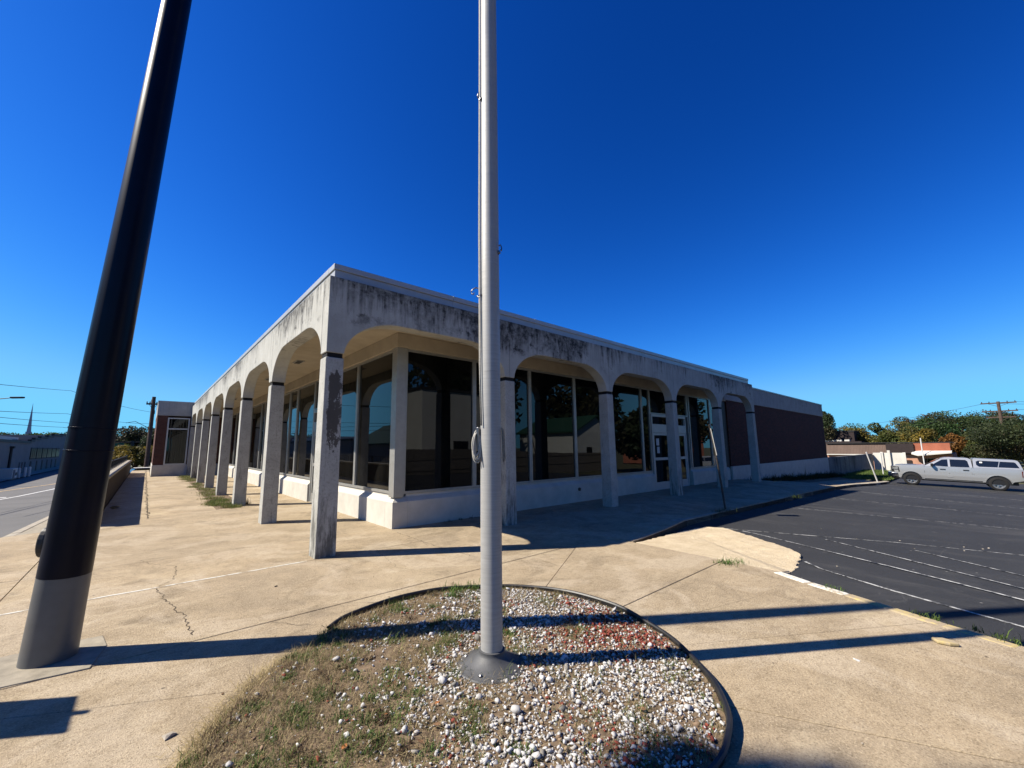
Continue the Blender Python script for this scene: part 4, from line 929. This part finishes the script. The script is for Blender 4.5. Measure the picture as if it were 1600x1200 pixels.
    # wheel wells, wheels
    for cx in (0, 3.65):
        for s_ in (1, -1): MB().slab3([(x, s_*.62, z) for x, z in arc(cx, .488, 0, math.pi)]+[(cx-.488, s_*.62, .36), (cx+.488, s_*.62, .36)], (0, s_*.345, 0)).build('wheel_well', 'car_black', T)
        inlay('arch_trim', arc(cx, .535, .10, math.pi-.10)+arc(cx, .499, math.pi-.10, .10), hl, 'silver_car_paint', body, .022, .0)
        for s_ in (1, -1):
            wh = empty('wheel', (cx, s_*.86, .40)); wh.parent = T
            ty = MB().lathe([(.27, -.13), (.34, -.135), (.385, -.115), (.40, -.08), (.40, .08), (.385, .115), (.34, .135), (.27, .13), (.27, -.13)], seg=36, caps=False).build('tyre', 'rubber_tyre', wh, 'auto'); ty.rotation_euler = (RAD(90), 0, 0)
            rm = MB().lathe([(.0, .075), (.06, .085), (.065, .06), (.22, .07), (.245, .10), (.268, .10), (.272, .02), (.2, -.1)], seg=30).build('rim', 'alloy_rim', wh, 'auto'); rm.rotation_euler = (RAD(-90*s_), 0, 0)
            for k in range(6):
                a = k*math.pi/3+.3; sp = MB().box(.05, .235, -.028, .028, .065, .098).build('spoke', 'alloy_rim', wh, bevel=.01); sp.rotation_euler = Matrix.Rotation(RAD(-90*s_), 3, 'X').to_4x4().to_3x3().to_euler(); sp.rotation_euler = (Matrix.Rotation(RAD(-90*s_), 3, 'X') @ Matrix.Rotation(a, 3, 'Z')).to_euler()
                a2 = a+math.pi/6; hl_ = MB().lathe([(.045, 0), (.045, .006)], (.165*math.cos(a2), .165*math.sin(a2), .066), 10).build('rim_opening', 'car_black', wh); hl_.rotation_euler = (RAD(-90*s_), 0, 0)
    # nose: grille, headlamps, bumper
    MB().box(4.40, 4.615, -.60, .60, .78, 1.19).build('grille', 'car_black', T, bevel=.02)
    inlay('headlight_surround', [(4.18, .84), (4.22, 1.17), (4.50, 1.19), (4.58, 1.05), (4.58, .80)], hw_low, 'car_black', T, .006)
    inlay('headlight_lens', [(4.26, 1.02), (4.28, 1.12), (4.50, 1.13), (4.55, 1.02)], hw_low, 'headlamp', T, .012)
    inlay('chrome_strip', [(4.22, .955), (4.22, .99), (4.57, .99), (4.57, .955)], hw_low, 'chrome', T, .014)
    for z in (.86, .965, 1.07): MB().box(4.58, 4.63, -.54, .54, z, z+.022).build('grille_bar', 'chrome', T)
    for s_ in (1, -1):
        MB().slab3([(4.28, s_*.955, .92), (4.28, s_*.955, 1.10), (4.47, s_*.86, 1.12), (4.575, s_*.58, 1.10), (4.60, s_*.58, .90), (4.50, s_*.88, .90)], (0.006, s_*.006, 0)).build('headlight', 'headlamp', T)
        MB().box(4.44, 4.60, s_*.74-.13, s_*.74+.13, .985, 1.03).build('headlight', 'headlamp', T, bevel=.01)
        MB().slab3([(-1.215, s_*.90, .86), (-1.215, s_*.90, 1.20), (-1.06, s_*.972, 1.20), (-1.06, s_*.985, .86)], (0, s_*.012, 0)).build('tail_light', 'red_lens', T)
        MB().slab3([(-1.222, s_*.80, .86), (-1.222, s_*.955, .86), (-1.222, s_*.955, 1.20), (-1.222, s_*.80, 1.20)], (-.012, 0, 0)).build('tail_light', 'red_lens', T)
        mr = MB().box(2.62, 2.74, s_*1.13-.11, s_*1.13+.11, 1.28, 1.48).build('side_mirror', 'car_black', T, bevel=.03)
        MB().box(2.66, 2.72, min(s_*.92, s_*1.04), max(s_*.92, s_*1.04), 1.30, 1.35).build('mirror_arm', 'car_black', mr)
    b = MB().slab3([(4.25, -.97, .50), (4.25, .97, .50), (4.55, .93, .50), (4.78, .60, .50), (4.78, -.60, .50), (4.55, -.93, .50)], (0, 0, .28)); b.build('front_bumper', 'chrome', T, bevel=.03)
    MB().box(4.60, 4.712, -.5, .5, .54, .66).build('bumper_intake', 'car_black', T); MB().slab3([(4.2, -.9, .38), (4.2, .9, .38), (4.45, .85, .38), (4.6, .5, .38), (4.6, -.5, .38), (4.45, -.85, .38)], (0, 0, .12)).build('air_dam', 'car_black', T, bevel=.02)
    MB().box(-1.36, -1.18, -.93, .93, .54, .74).build('rear_bumper', 'car_black', T, bevel=.03)
    MB().box(-.9, 4.1, -.5, .5, .34, .55).build('chassis', 'car_black', T); MB().tube([(0, -.8, .40), (0, .8, .40)], .07).build('axle', 'car_black', T); MB().tube([(3.65, -.8, .40), (3.65, .8, .40)], .06).build('axle', 'car_black', T)
    MB().tube([(2.9, -.75, 1.3), (2.75, -.76, 2.0)], .006, 6).build('aerial', 'car_black', T)
    return T
truck = pickup()
for o in truck.children_recursive:          # short rear overhang
    if o.type == 'MESH' and o.parent.name != 'wheel' and not o.parent.name.startswith('wheel.'):
        for v in o.data.vertices:
            if v.co.x < -.54: v.co.x = -.54+(v.co.x+.54)*.70
hd_ = RAD(94); rgt = (math.sin(hd_), -math.cos(hd_))
truck.location = (36.75+.93*rgt[0], -7.02+.93*rgt[1], zlot(37, -7.0)+.004); truck.rotation_euler = (0, -.035, hd_)

# ------------------------------------------------------------------ signs and posts
sg = tag(empty('leaning_sign', (9.8, -1.94, zpav(9.8, -1.94))), 'bent dark sign post leaning in front of the arcade, sign seen edge on', 'sign')
MB().tube([(0, 0, -.05), (-.15, 0, .7), (-.34, 0, 1.5), (-.60, 0, 2.22)], [.024, .024, .022, .022], 8).build('post', 'rusty_steel', sg)
MB().slab3([(-.46, -.085, 1.42), (-.20, .045, 1.42), (-.45, .045, 2.12), (-.71, -.085, 2.12)], (-.003, .006, .002)).build('sign_plate', 'sign_white', sg, bevel=.001)
for nm, lb, base, top, rr in (('marker_post', 'leaning white post at the end of the kerb near the truck', (33.7, -2.05, zlot(33.7, -2)+.1), (33.2, -1.75, 1.1), .04), ('marker_post', 'thin upright white post on the lawn before the retaining wall', (45.2, -1.04, zlot(45, -1)+.1), (45.1, -1.05, .88), .04)):
    tag(MB().tube([base, top], rr, 8).build(nm, 'sign_white'), lb, 'post')
ss = tag(empty('street_sign', (-3.86, -1.62, 0)), 'street sign standing by the kerb left of the picture, known by its shadow', 'sign')
MB().tube([(0, 0, 0), (0, 0, 2.0)], .025, 8).build('post', 'rusty_steel', ss)
MB().box(-.012, .012, -.23, .23, 1.45, 1.92).build('sign_plate', 'sign_white', ss)

# ------------------------------------------------------------------ retaining wall and white wall beyond the wing
rwall = tag(empty('retaining_wall', (38.7, 1.3, -2)), 'dark stained concrete retaining wall beyond the brick wing', 'wall')
for i in range(7):
    x = .02+i*3.0; MB().box(x, x+2.98, 0, .3, 0, 2.58-.004*i).build('wall_panel', 'stained_wall', rwall, bevel=.01)
ww = tag(empty('white_wall', (59.8, 1.28, -3)), 'sunlit white rendered wall with piers at the end of the lawn', 'wall')
MB().box(0, .3, -2.55, 0, 0, 3.66).build('wall_face', 'white_render', ww)
for y, h_, d_ in ((-.72, 3.75, .14), (-1.30, 3.92, .22), (-2.5, 3.70, .12)): MB().box(-d_, .0, y-.12, y+.12, 0, h_).build('pier', 'white_render', ww, bevel=.02)

# ------------------------------------------------------------------ trees
def crown_mesh(name, rx, ry, rz, nleaf, leaf, cols, seed, nb=26, low=.0):
    r_ = np.random.default_rng(seed); cen = []
    for i in range(nb):
        d = r_.normal(size=3); d /= np.linalg.norm(d); q = r_.uniform(.35, .82); c = d*q*np.array([rx, ry, rz]); c[2] = c[2] if c[2] > -rz*.7 else -rz*.7*r_.random()
        cen.append((c, r_.uniform(.22, .42)))
    V, CC = [], []; per = nleaf//nb
    for c, s_ in cen:
        d = r_.normal(size=(per, 3)); d /= np.linalg.norm(d, axis=1)[:, None]; rad = r_.uniform(.45, 1.08, (per, 1))**.6
        P = c+d*rad*s_*np.array([rx, ry, rz*1.0]); base = cols[r_.integers(len(cols))]; tone = r_.uniform(.75, 1.25)
        a = r_.normal(size=(per, 3))+d*.8; a /= np.linalg.norm(a, axis=1)[:, None]; t1 = np.cross(a, r_.normal(size=(per, 3))); t1 /= np.linalg.norm(t1, axis=1)[:, None]; t2 = np.cross(a, t1)
        L = (leaf*r_.uniform(.6, 1.4, (per, 1))); q = np.stack([P-t1*L, P+t2*L*.6, P+t1*L, P-t2*L*.6], 1); V.append(q.reshape(-1, 3))
        cl = np.array(base)[None]*tone*r_.uniform(.7, 1.3, (per, 1)); CC.append(np.repeat(cl, 4, 0))
    V = np.concatenate(V); CC = np.concatenate(CC); F = np.arange(len(V)).reshape(-1, 4); return V, F, np.clip(CC, 0, 1), cen
TREE_MESH = {}
GREEN = [(.045, .075, .022), (.055, .085, .025), (.035, .06, .02)]; OLIVE = [(.09, .10, .025), (.12, .115, .03), (.07, .085, .022)]; YEL = [(.22, .17, .03), (.16, .14, .03), (.12, .12, .03)]; ORA = [(.30, .12, .025), (.24, .13, .03), (.14, .09, .03)]; DARK = [(.03, .045, .018), (.04, .05, .02), (.05, .045, .02)]; DGR = [(.040, .050, .018), (.050, .048, .020), (.034, .045, .018), (.065, .05, .022)]; BRN = [(.060, .06, .025), (.05, .055, .022), (.09, .065, .03)]
def tree(x, y, z, w_, h_, kind, pal, label, trunk=.3, group=None, nleaf=5200, leaf=.2, cat='tree', nm='tree'):
    key = (kind, id(pal), round(leaf/max(w_, .1), 2))
    T = tag(empty(nm, (x, y, z), random.uniform(0, 6.28)), label, cat, group)
    ch = h_*(1-trunk); cz = h_-ch/2
    V, F, CC, cen = crown_mesh('crown', w_/2, w_/2, ch/2, nleaf, leaf, pal, kind*31+int(abs(x)*7)+5)
    quads_mesh('crown', V+np.array([0, 0, cz]), F, CC, 'tree_leaf', T)
    b = MB(); rr = .025*h_+.04; b.tube([(0, 0, -.3), (0, 0, h_*trunk), (.02*h_, .01*h_, h_*.62), (.03*h_, -.02*h_, h_*.85)], [rr*1.25, rr, rr*.6, rr*.2], 8)
    for c, s_ in cen[:9]: b.tube([(0, 0, h_*trunk*.9), (c[0]*.45, c[1]*.45, cz+c[2]*.4), (c[0], c[1], cz+c[2])], [rr*.5, rr*.3, rr*.1], 6)
    b.build('trunk', 'bark', T); return T
# right background, near to far
RB = [(70, -8.4, -2.4, 9.2, 6.4, DGR, 'broad dark tree with reddish tinge behind the truck', .18), (76, -14.5, -2.4, 9, 7.2, DARK, 'dark spreading tree at the right edge behind the truck', .2),
      (94, 12.6, -2.4, 5.5, 10.4, DARK, 'tall dark tree just right of the brick wing', .3), (100, 9.0, -2.4, 7, 8.0, YEL, 'yellowing tree right of the tall dark tree', .2), (101, 4.2, -2.4, 8, 8.3, OLIVE, 'olive green tree above the brown mansard roof', .2),
      (98, .6, -2.4, 6, 7.6, YEL, 'second yellow tree standing over the dark sign board', .2), (112, -1.0, -2.4, 9, 9.8, GREEN, 'green tree between the yellow trees and the tall wood', .25), (128, 1.2, -2.4, 11, 11.3, BRN, 'tall brownish tree in the middle of the skyline', .3),
      (132, -4.6, -2.4, 12, 11.4, GREEN, 'tall green tree left of the utility pole', .3), (104, -3.6, -2.4, 5, 5.8, ORA, 'small orange autumn tree above the brick roof', .2), (118, -8.5, -2.4, 10, 9.5, GREEN, 'dense green tree right of the orange tree', .25),
      (140, -10, -2.4, 13, 11.5, DARK, 'tall dark tree behind the utility pole', .3), (125, -16, -2.4, 12, 10.5, GREEN, 'green tree at the far right skyline', .3), (150, -20, -2.4, 14, 12, DARK, 'far dark tree at the right edge of the skyline', .3), (108, -12.5, -2.4, 8, 7.5, OLIVE, 'olive tree right of the utility pole', .2),
      (120, 14, -2.4, 11, 9.0, GREEN, 'green tree behind the dark flat block', .25), (90, -17, -2.4, 9, 7.0, DGR, 'brownish tree at the right margin', .2), (103, -7.0, -2.4, 6.5, 6.2, OLIVE, 'low olive tree behind the brick roof', .2)]
for i, (x, y, z, w_, h_, pal, lb, tr) in enumerate(RB): tree(x, y, z, w_, h_, i+1, pal, lb, tr, 'trees behind the parking lot', 15000 if x < 90 else 9000, .10 if x < 90 else .16)
LB = [(-30, 163, -1.5, 14, 9.4, GREEN, 'round dark tree left of the steeple', .2), (-21.5, 158, -1.5, 13, 8.8, GREEN, 'round dark tree right of the steeple', .2), (-40, 170, -1.5, 16, 9.0, DARK, 'dark tree at the far left edge', .2),
      (-12, 150, -1.5, 15, 10, GREEN, 'dark green tree beyond the leaning pole', .25), (-5, 128, -1.5, 12, 8.8, DARK, 'dense dark tree beyond the railing', .25), (0, 135, -1.5, 13, 8.6, GREEN, 'dark green tree behind the utility pole', .25), (-7.0, 112, -1.5, 8, 4.8, OLIVE, 'low olive tree beyond the railing', .2),
      (-2.9, 60, -1.5, 4.6, 4.4, YEL, 'bushy yellow green tree at the end of the sidewalk', .15), (-1.3, 72, -1.5, 4, 6.2, DARK, 'slim dark tree beside the far utility pole', .35), (-6, 90, -1.5, 7, 4.3, OLIVE, 'low bushes behind the traffic lights', .15)]
for i, (x, y, z, w_, h_, pal, lb, tr) in enumerate(LB): tree(x, y, z, w_, h_, i+40, pal, lb, tr, 'trees down the street', 6000 if y > 65 else 9000, .24 if y > 100 else .12)
# trees and hedges behind the camera: they stand in the window reflections and shade the lower right corner
for i, (x, y, w_, h_, pal, lb) in enumerate([(25, -29, 12, 17, DARK, 'leafy tree behind the board fence, first from the white building'), (33, -37, 13, 20, DARK, 'dark tree behind the board fence beside the white house'), (49, -30, 13, 17, DARK, 'leafy tree right of the white house'), (58, -25, 11, 11, DARK, 'low leafy tree before the brick block'),
     (80, -30, 16, 16, DARK, 'dark tree beyond the brick block'), (-20, 22, 8, 8, GREEN, 'street tree across the road, south of the green roofed shop'), (-19, 62-30, 6, 5, DARK, 'small dark tree beside the green roofed shop'), (-22, 8, 9, 9, GREEN, 'big tree across the road from the corner'), (5, -32, 13, 17, DARK, 'dark tree behind the fence south of the lot'), (12, -30, 9, 15, DARK, 'dark tree left of the white block'), (-24, -6, 9, 9, DARK, 'dark tree across the road behind the viewer')]): tree(x, y, gland(x, y), w_, h_, i+70, pal, lb, .12, 'trees behind the viewer', 6000, .42)
tree(-13.4, 1.45, zroad(0)+.1, 4.0, 17.6, 91, GREEN, 'tall slender tree across the street at left, known by its shadow', .78, None, 16000, .17)

# ------------------------------------------------------------------ buildings to the right
GZ = -2.6
mb = tag(empty('mansard_shop', (70, 0, GZ)), 'low shop row with brown ribbed mansard roof and brick end', 'building')
MB().box(.6, 14, -4.4, 7.4, 0, 2.95).build('wall', 'pink_render', mb)
MB().slab3([(0, 1.26, 2.93), (.55, 1.26, 4.3), (.9, 1.26, 4.3), (.9, 1.26, 2.93)], (0, 6.1, 0)).build('mansard', 'brown_roof', mb)
for i in range(40): y = 1.3+i*.152; MB().slab3([(-.02, y, 2.94), (.53, y, 4.31), (.57, y, 4.31), (.02, y, 2.94)], (0, .03, 0)).build('roof_rib', 'brown_roof', mb)
MB().box(-.05, .5, 1.22, 7.4, 2.80, 2.925).build('fascia', 'white_render', mb)
MB().box(.08, .5, -1.24, 1.25, 3.05, 4.26).build('dark_panel', 'dark_brown', mb); MB().box(.3, .8, -4.3, -1.25, 3.30, 4.28).build('brick_parapet', 'brick_orange', mb); MB().box(.3, 14, -4.35, 7.35, 4.32, 4.42).build('coping', 'dark_trim', mb)
MB().slab3([(-.9, -1.6, 2.75), (-.9, -4.4, 3.10), (.59, -4.4, 3.25), (.59, -1.2, 3.25), (-.2, -1.0, 2.95)], (0, 0, .16)).build('awning', 'white_render', mb)
MB().box(.55, .598, -3.9, -1.9, .2, 2.4).build('shop_window', 'car_glass', mb); MB().box(.5, .599, -.9, -.1, .0, 2.2).build('door', 'dark_brown', mb)
MB().tube([(-1.2, -2.05, 0), (-1.2, -2.05, 4.9)], .06, 8).build('post', 'sign_white', mb)
db = tag(empty('flat_block', (95, 7, GZ)), 'dark flat roofed block with pale roof units behind the mansard shop', 'building')
MB().box(0, 14, .9, 9, 0, 6.5).build('wall', 'dark_brown', db); MB().box(-.1, 14.1, .8, 9.1, 6.502, 6.72).build('coping', 'dark_trim', db); MB().box(-3, 0, -.4, 9, 0, 4.75).build('low_block', 'dark_brown', db)
for y in (1.3, 2.4, 3.3, 4.2): MB().box(-2.2, -1.4, y, y+.7, 4.751, 5.05).build('roof_unit', 'white_render', db, bevel=.03)
def util_pole(x, y, z, h_, arms, label, rz=0.0, lean=0.0):
    P = tag(empty('utility_pole', (x, y, z), rz), label, 'utility pole')
    MB().tube([(0, 0, -.5), (lean*.5, 0, h_*.5), (lean, 0, h_)], [.23, .20, .17], 10).build('shaft', 'pole_wood', P)
    for za, wa in arms:
        a = MB().box(-.06+lean*za/h_, .06+lean*za/h_, -wa/2, wa/2, za-.10, za+.07).build('crossarm', 'pole_wood', P)
        for k in (-.46, -.25, .25, .46): MB().lathe([(.05, 0), (.06, .06), (.04, .10), (.055, .14), (.02, .2)], (lean*za/h_, wa*k, za+.07), 8).build('insulator', 'dark_trim', a)
        for s_ in (1, -1): MB().tube([(lean*za/h_, s_*.02, za-.55), (lean*za/h_, s_*wa*.3, za-.06)], .025, 6).build('brace', 'dark_trim', P)
    return P
util_pole(92.6, -9.1, GZ, 10.3, ((10.1, 3.4), (8.9, 3.4), (8.0, 2.8)), 'brown utility pole with three crossarms above the trees', 0, .25)
up = util_pole(-1.9, 53, -1.6, 9.1, ((8.3, 1.2),), 'dark utility pole beside the left wing', 1.4)
MB().lathe([(0, 0), (.16, 0), (.17, .1), (.17, .6), (.12, .66), (0, .68)], (.3, .1, 8.2), 12).build('transformer', 'dark_trim', up)
MB().tube([(0, 0, 5.5), (-.3, 1.3, 6.3), (-.5, 2.0, 6.1)], .03, 6).build('bracket_arm', 'dark_trim', up); MB().box(.1, .45, -.15, .15, 7.2, 7.6).build('junction_box', 'dark_trim', up)
def wire(a, b, sag, label, r_=.018):
    a, b = Vector(a), Vector(b); pts = [a.lerp(b, t)-Vector((0, 0, sag*4*t*(1-t))) for t in np.linspace(0, 1, 13)]
    tag(MB().tube(pts, r_, 5).build('power_line', 'dark_trim'), label, 'power line', 'overhead power lines')
for i, (y0, z0, y1, z1, lb) in enumerate(((31, 5.58, 58.5, 8.2, 'topmost thin power line over the street at left'), (31.9, 4.05, 57.9, 5.6, 'second power line from the top over the street'), (32.1, 3.69, 58.1, 4.63, 'third power line over the street, crossing the steeple'), (32.4, 3.33, 56.5, 4.06, 'lowest power line over the street at left'))):
    dz = (z1-z0)/(y1-y0); wire((-9, y0-14, z0-dz*14), (-9, y1, z1), .05, lb, .016); wire((-9, y1, z1+.0), (-2.1, y1+16, (6.9, 5.1, 4.4, 3.7)[i]+.4), .25, lb.replace('at left', 'right of the lamp pole').replace('over the street, crossing the steeple', 'running to the far utility pole').replace('from the top over the street', 'from the top running to the far utility pole'), .02)
for i, (za, yo) in enumerate(((7.55, -10.7), (7.55, -7.6), (6.4, -10.6))): wire((92.9, yo, za), (150, -60, 9), 1.0, ('right hand power line leaving the top crossarm', 'left hand power line leaving the top crossarm', 'power line leaving the middle crossarm')[i], .02)
for i, za in enumerate((7.5, 6.3)): wire((92.9, -7.8, za), (120, 30, za-2.5-i), 1.2, ('upper power line running behind the brick wing', 'lower power line running behind the brick wing')[i], .02)

# ------------------------------------------------------------------ across the street at left
lb_ = tag(empty('grey_warehouse', (-14, 46, -3)), 'long grey rendered building across the street with stepped roofline', 'building')
steps = [(0, 30.2, 5.60), (30.2, 32.5, 5.85), (32.5, 36.5, 6.15), (36.5, 42, 6.45), (42, 47, 6.75), (47, 56, 7.1), (56, 75, 7.4)]
for y0, y1, h_ in steps:
    wv = MB().box(-12, 0, y0+.002, y1-.002, 0, h_).build('wall', 'grey_render', lb_); MB().box(-.25, .12, y0-.05, y1+.1, h_+.002, h_+.28).build('coping', 'dark_trim', wv)
for k in range(6):
    y = 31.2+k*4.1; f = MB().box(.002, .06, y, y+3.6, 3.45, 5.05).build('window', 'dark_trim', lb_)
    for j in range(3): MB().box(.062, .075, y+.12+j*1.17, y+1.05+j*1.17, 3.62, 4.88).build('pane', 'dull_glass', f)
    MB().box(.002, .05, y+.8, y+1.6, 1.5, 3.2).build('pilaster_shadow', 'dark_trim', lb_)  # dark strips below the windows, standing for the shadows of pilasters
for y in (25.5, 27, 28.6): MB().box(.002, .12, y, y+.25, 1.3, 3.2).build('pilaster', 'grey_render', lb_)
MB().tube([(.1, 20.2, 1.6), (.1, 20.2, 4.9)], .12, 8).build('downpipe', 'dark_trim', lb_); MB().box(.0, .35, 19.9, 20.5, 4.9, 5.15).build('rain_head', 'dark_trim', lb_)
MB().box(-9, -2, 13, 36, 5.6, 6.5).build('roof_block', 'white_render', lb_)
for y in (14.5,): u_ = MB().box(-2.0, -.9, y, y+2.2, 5.9, 7.0).build('roof_unit', 'grey_render', lb_, bevel=.05); MB().box(-.899, -.88, y+.2, y+2.0, 6.0, 6.9).build('grille', 'dark_trim', u_)
bx = tag(empty('utility_cabinet', (-12.9, 60.2, -1.35)), 'white utility cabinet at the left edge across the street', 'cabinet')
MB().box(-.5, .5, -1.2, 1.0, 0, 1.15).build('case', 'white_render', bx, bevel=.03); MB().box(.501, .52, -1.0, -.2, .15, 1.0).build('door', 'grey_render', bx); MB().box(.501, .53, .1, .7, .4, .7).build('vent', 'dark_trim', bx)
for k, (x, y, lb) in enumerate(((-12.35, 61.5, 'left of three white bollards by the cabinet'), (-12.2, 63.4, 'middle of three white bollards by the cabinet'), (-12.1, 65.0, 'right of three white bollards by the cabinet'))):
    tag(MB().lathe([(.0, 0), (.13, 0), (.13, 1.0), (.10, 1.08), (0, 1.11)], (x, y, -1.3), 14).build('bollard', 'white_render', smooth_='auto'), lb, 'bollard', 'white bollards across the street')
st = tag(empty('church', (-35.6, 220, -2)), 'distant church with a slim pointed steeple', 'church')
MB().box(-.95, .95, -.95, .95, 0, 8.5).build('tower', 'church_shaded_white', st); MB().box(-.7, .7, -.7, .7, 8.5, 10.6).build('belfry', 'church_shaded_white', st)
MB().add([(-.5, -.5, 10.6), (.5, -.5, 10.6), (.5, .5, 10.6), (-.5, .5, 10.6), (0, 0, 21.4)], [(0, 1, 4), (1, 2, 4), (2, 3, 4), (3, 0, 4), (3, 2, 1, 0)]).build('spire', 'church_shaded_white', st)
MB().add([(-5, 2, 0), (5, 2, 0), (5, 14, 0), (-5, 14, 0), (-5, 2, 3), (5, 2, 3), (5, 14, 3), (-5, 14, 3), (0, 2, 6), (0, 14, 6)], [(0, 1, 5, 8, 4), (2, 3, 7, 9, 6), (1, 2, 6, 5), (3, 0, 4, 7), (5, 6, 9, 8), (7, 4, 8, 9)]).build('nave', 'church_shaded_white', st)
sl = tag(empty('street_light', (-13.2, 48.2, -1.4)), 'cobra head street light at the left edge over the street', 'street light')
MB().tube([(0, 0, 0), (0, 0, 6.8), (.8, -.6, 7.35), (2.0, -1.3, 7.52)], [.09, .06, .04, .035], 8).build('pole', 'dark_trim', sl); MB().slab3([(1.9, -1.45, 7.46), (2.6, -1.85, 7.48), (2.85, -1.85, 7.48), (2.7, -1.6, 7.48), (2.0, -1.15, 7.46)], (0, 0, .14)).build('lamp_head', 'dark_trim', sl, bevel=.03)
tl_ = tag(empty('traffic_signal', (-9.5, 84, -1.4)), 'distant traffic signals with green street name sign beyond the railing', 'traffic signal')
MB().tube([(0, 0, 0), (0, 0, 4.3)], .1, 8).build('post', 'dark_trim', tl_); MB().tube([(0, 0, 4.2), (6.5, 0, 4.3)], .06, 8).build('mast_arm', 'dark_trim', tl_)
for x in (1.6, 5.6):
    h = MB().box(x-.2, x+.2, -.2, .2, 3.3, 4.5).build('signal_head', 'dark_trim', tl_); 
    for z in (3.55, 3.9, 4.25): MB().lathe([(.13, 0), (.13, .02)], (0, 0, 0), 10).build('lens', 'car_glass', h).location = (x, -.22, z-.0)
MB().box(2.6, 4.6, -.05, -.02, 3.7, 4.15).build('name_plate', 'green_sign', tl_)
# distant parked car beyond the railing
def far_car(loc, rz, mat, label):
    c = tag(empty('car', loc, rz), label, 'car')
    MB().slab3([(-2.1, -.88, .35), (-2.15, -.88, .8), (-1.9, -.88, .95), (1.2, -.88, .95), (2.05, -.88, .8), (2.15, -.88, .4)], (0, 1.76, 0)).build('body', mat, c, bevel=.06)
    MB().slab3([(-1.7, -.72, .94), (-1.2, -.72, 1.42), (.2, -.72, 1.45), (1.0, -.72, .94)], (0, 1.44, 0)).build('cabin', 'car_glass', c, bevel=.05); MB().box(-1.15, .2, -.68, .68, 1.45, 1.49).build('roof', mat, c, bevel=.02)
    for x in (-1.35, 1.35):
        for y in (-.8, .8): w_ = MB().lathe([(.15, -.1), (.32, -.1), (.32, .1), (.15, .1)], seg=16).build('wheel', 'rubber_tyre', c); w_.rotation_euler = (RAD(90), 0, 0); w_.location = (x, y, .32)
    return c
far_car((-6.3, 62, -1.34), RAD(95), 'white_render', 'white car on the street beyond the railing')
far_car((-8.4, 72, -1.34), RAD(95), 'silver_car_paint', 'silver car farther down the street beyond the railing')
far_car((-1.6, 46, -1.55), RAD(10), 'white_render', 'white car parked past the end of the sidewalk')

# ------------------------------------------------------------------ behind the viewer (seen in the window glass)
def gable_house(nm, loc, lx, ly, hw_, hr_, wm, rm, label, rz=0.0):
    h = tag(empty(nm, loc, rz), label, 'house')
    MB().box(0, lx, 0, ly, -.5, hw_).build('wall', wm, h)
    MB().slab3([(0, 0, hw_), (lx, 0, hw_), (lx/2, 0, hr_)], (0, ly, 0)).build('gable', wm, h)
    MB().slab3([(-.4, -.4, hw_-.2), (lx/2, -.4, hr_+.06), (lx/2, -.4, hr_+.26), (-.4, -.4, hw_)], (0, ly+.8, 0)).build('roof', rm, h); MB().slab3([(lx+.4, -.4, hw_-.2), (lx/2+.001, -.4, hr_+.06), (lx/2+.001, -.4, hr_+.26), (lx+.4, -.4, hw_)], (0, ly+.8, 0)).build('roof', rm, h)
    for z in np.arange(.2, hw_-.1, .22): MB().box(-.02, lx+.02, ly+.001, ly+.02, z, z+.19).build('board', wm, h)
    for x in (lx*.25, lx*.7): MB().box(x, x+1.0, ly+.021, ly+.06, 1.0, 2.4).build('window', 'car_glass', h)
    return h
gable_house('white_house', (37.2, -32, -.9), 8, 9.8, 4.4, 6.2, 'clapboard_white', 'green_roof', 'white boarded house with a green gable roof behind the fence')
fn = tag(empty('board_fence', (9, -18, -.4)), 'weathered wooden board fence south of the parking lot', 'fence')
pl = None
for i in range(150):
    if pl is None: pl = MB().box(0, .185, 0, .02, 0, 1.9).build('board', 'fence_wood', fn); ob = pl
    else: ob = pl.copy(); C.objects.link(ob); ob.parent = fn
    ob.location = (i*.20, 0, -.6*smooth((i*.2-6)/19)+random.uniform(-.02, .02))
MB().box(0, 30, .021, .06, .3, .4).build('fence_rail', 'fence_wood', fn); MB().box(0, 30, .021, .06, 1.4-.3, 1.5-.3).build('fence_rail', 'fence_wood', fn)
wb = tag(empty('white_block', (11.5, -34, -.3)), 'tall white rendered building south of the parking lot', 'building')
MB().box(4.5, 11, 0, 12, 0, 7).build('wall', 'white_render', wb); MB().box(4.4, 11.1, -.1, 12.1, 7.002, 7.25).build('coping', 'dark_trim', wb)
for k in (2,):
    for z in (1.0,): f = MB().box(1+k*3.4, 2.6+k*3.4, 12.001, 12.06, z, z+1.5).build('window', 'dark_trim', wb); MB().box(1.1+k*3.4, 2.5+k*3.4, 12.061, 12.07, z+.1, z+1.4).build('pane', 'car_glass', f)
bb = tag(empty('brick_block', (84, -46, -2.4)), 'orange brick block beyond the white house', 'building')
MB().box(0, 14, 0, 13, 0, 8.5).build('wall', 'brick_orange', bb); MB().box(-.1, 14.1, -.1, 13.1, 8.502, 8.8).build('coping', 'dark_trim', bb)
for k in range(4): MB().box(1.2+k*3.2, 2.6+k*3.2, 13.001, 13.05, 5.4, 7.2).build('window', 'car_glass', bb)
gs = gable_house('green_roofed_shop', (-25, 36, -1.4), 9, 14, 3.6, 6.0, 'grey_render', 'green_roof', 'low shop with a dark green roof across the street')
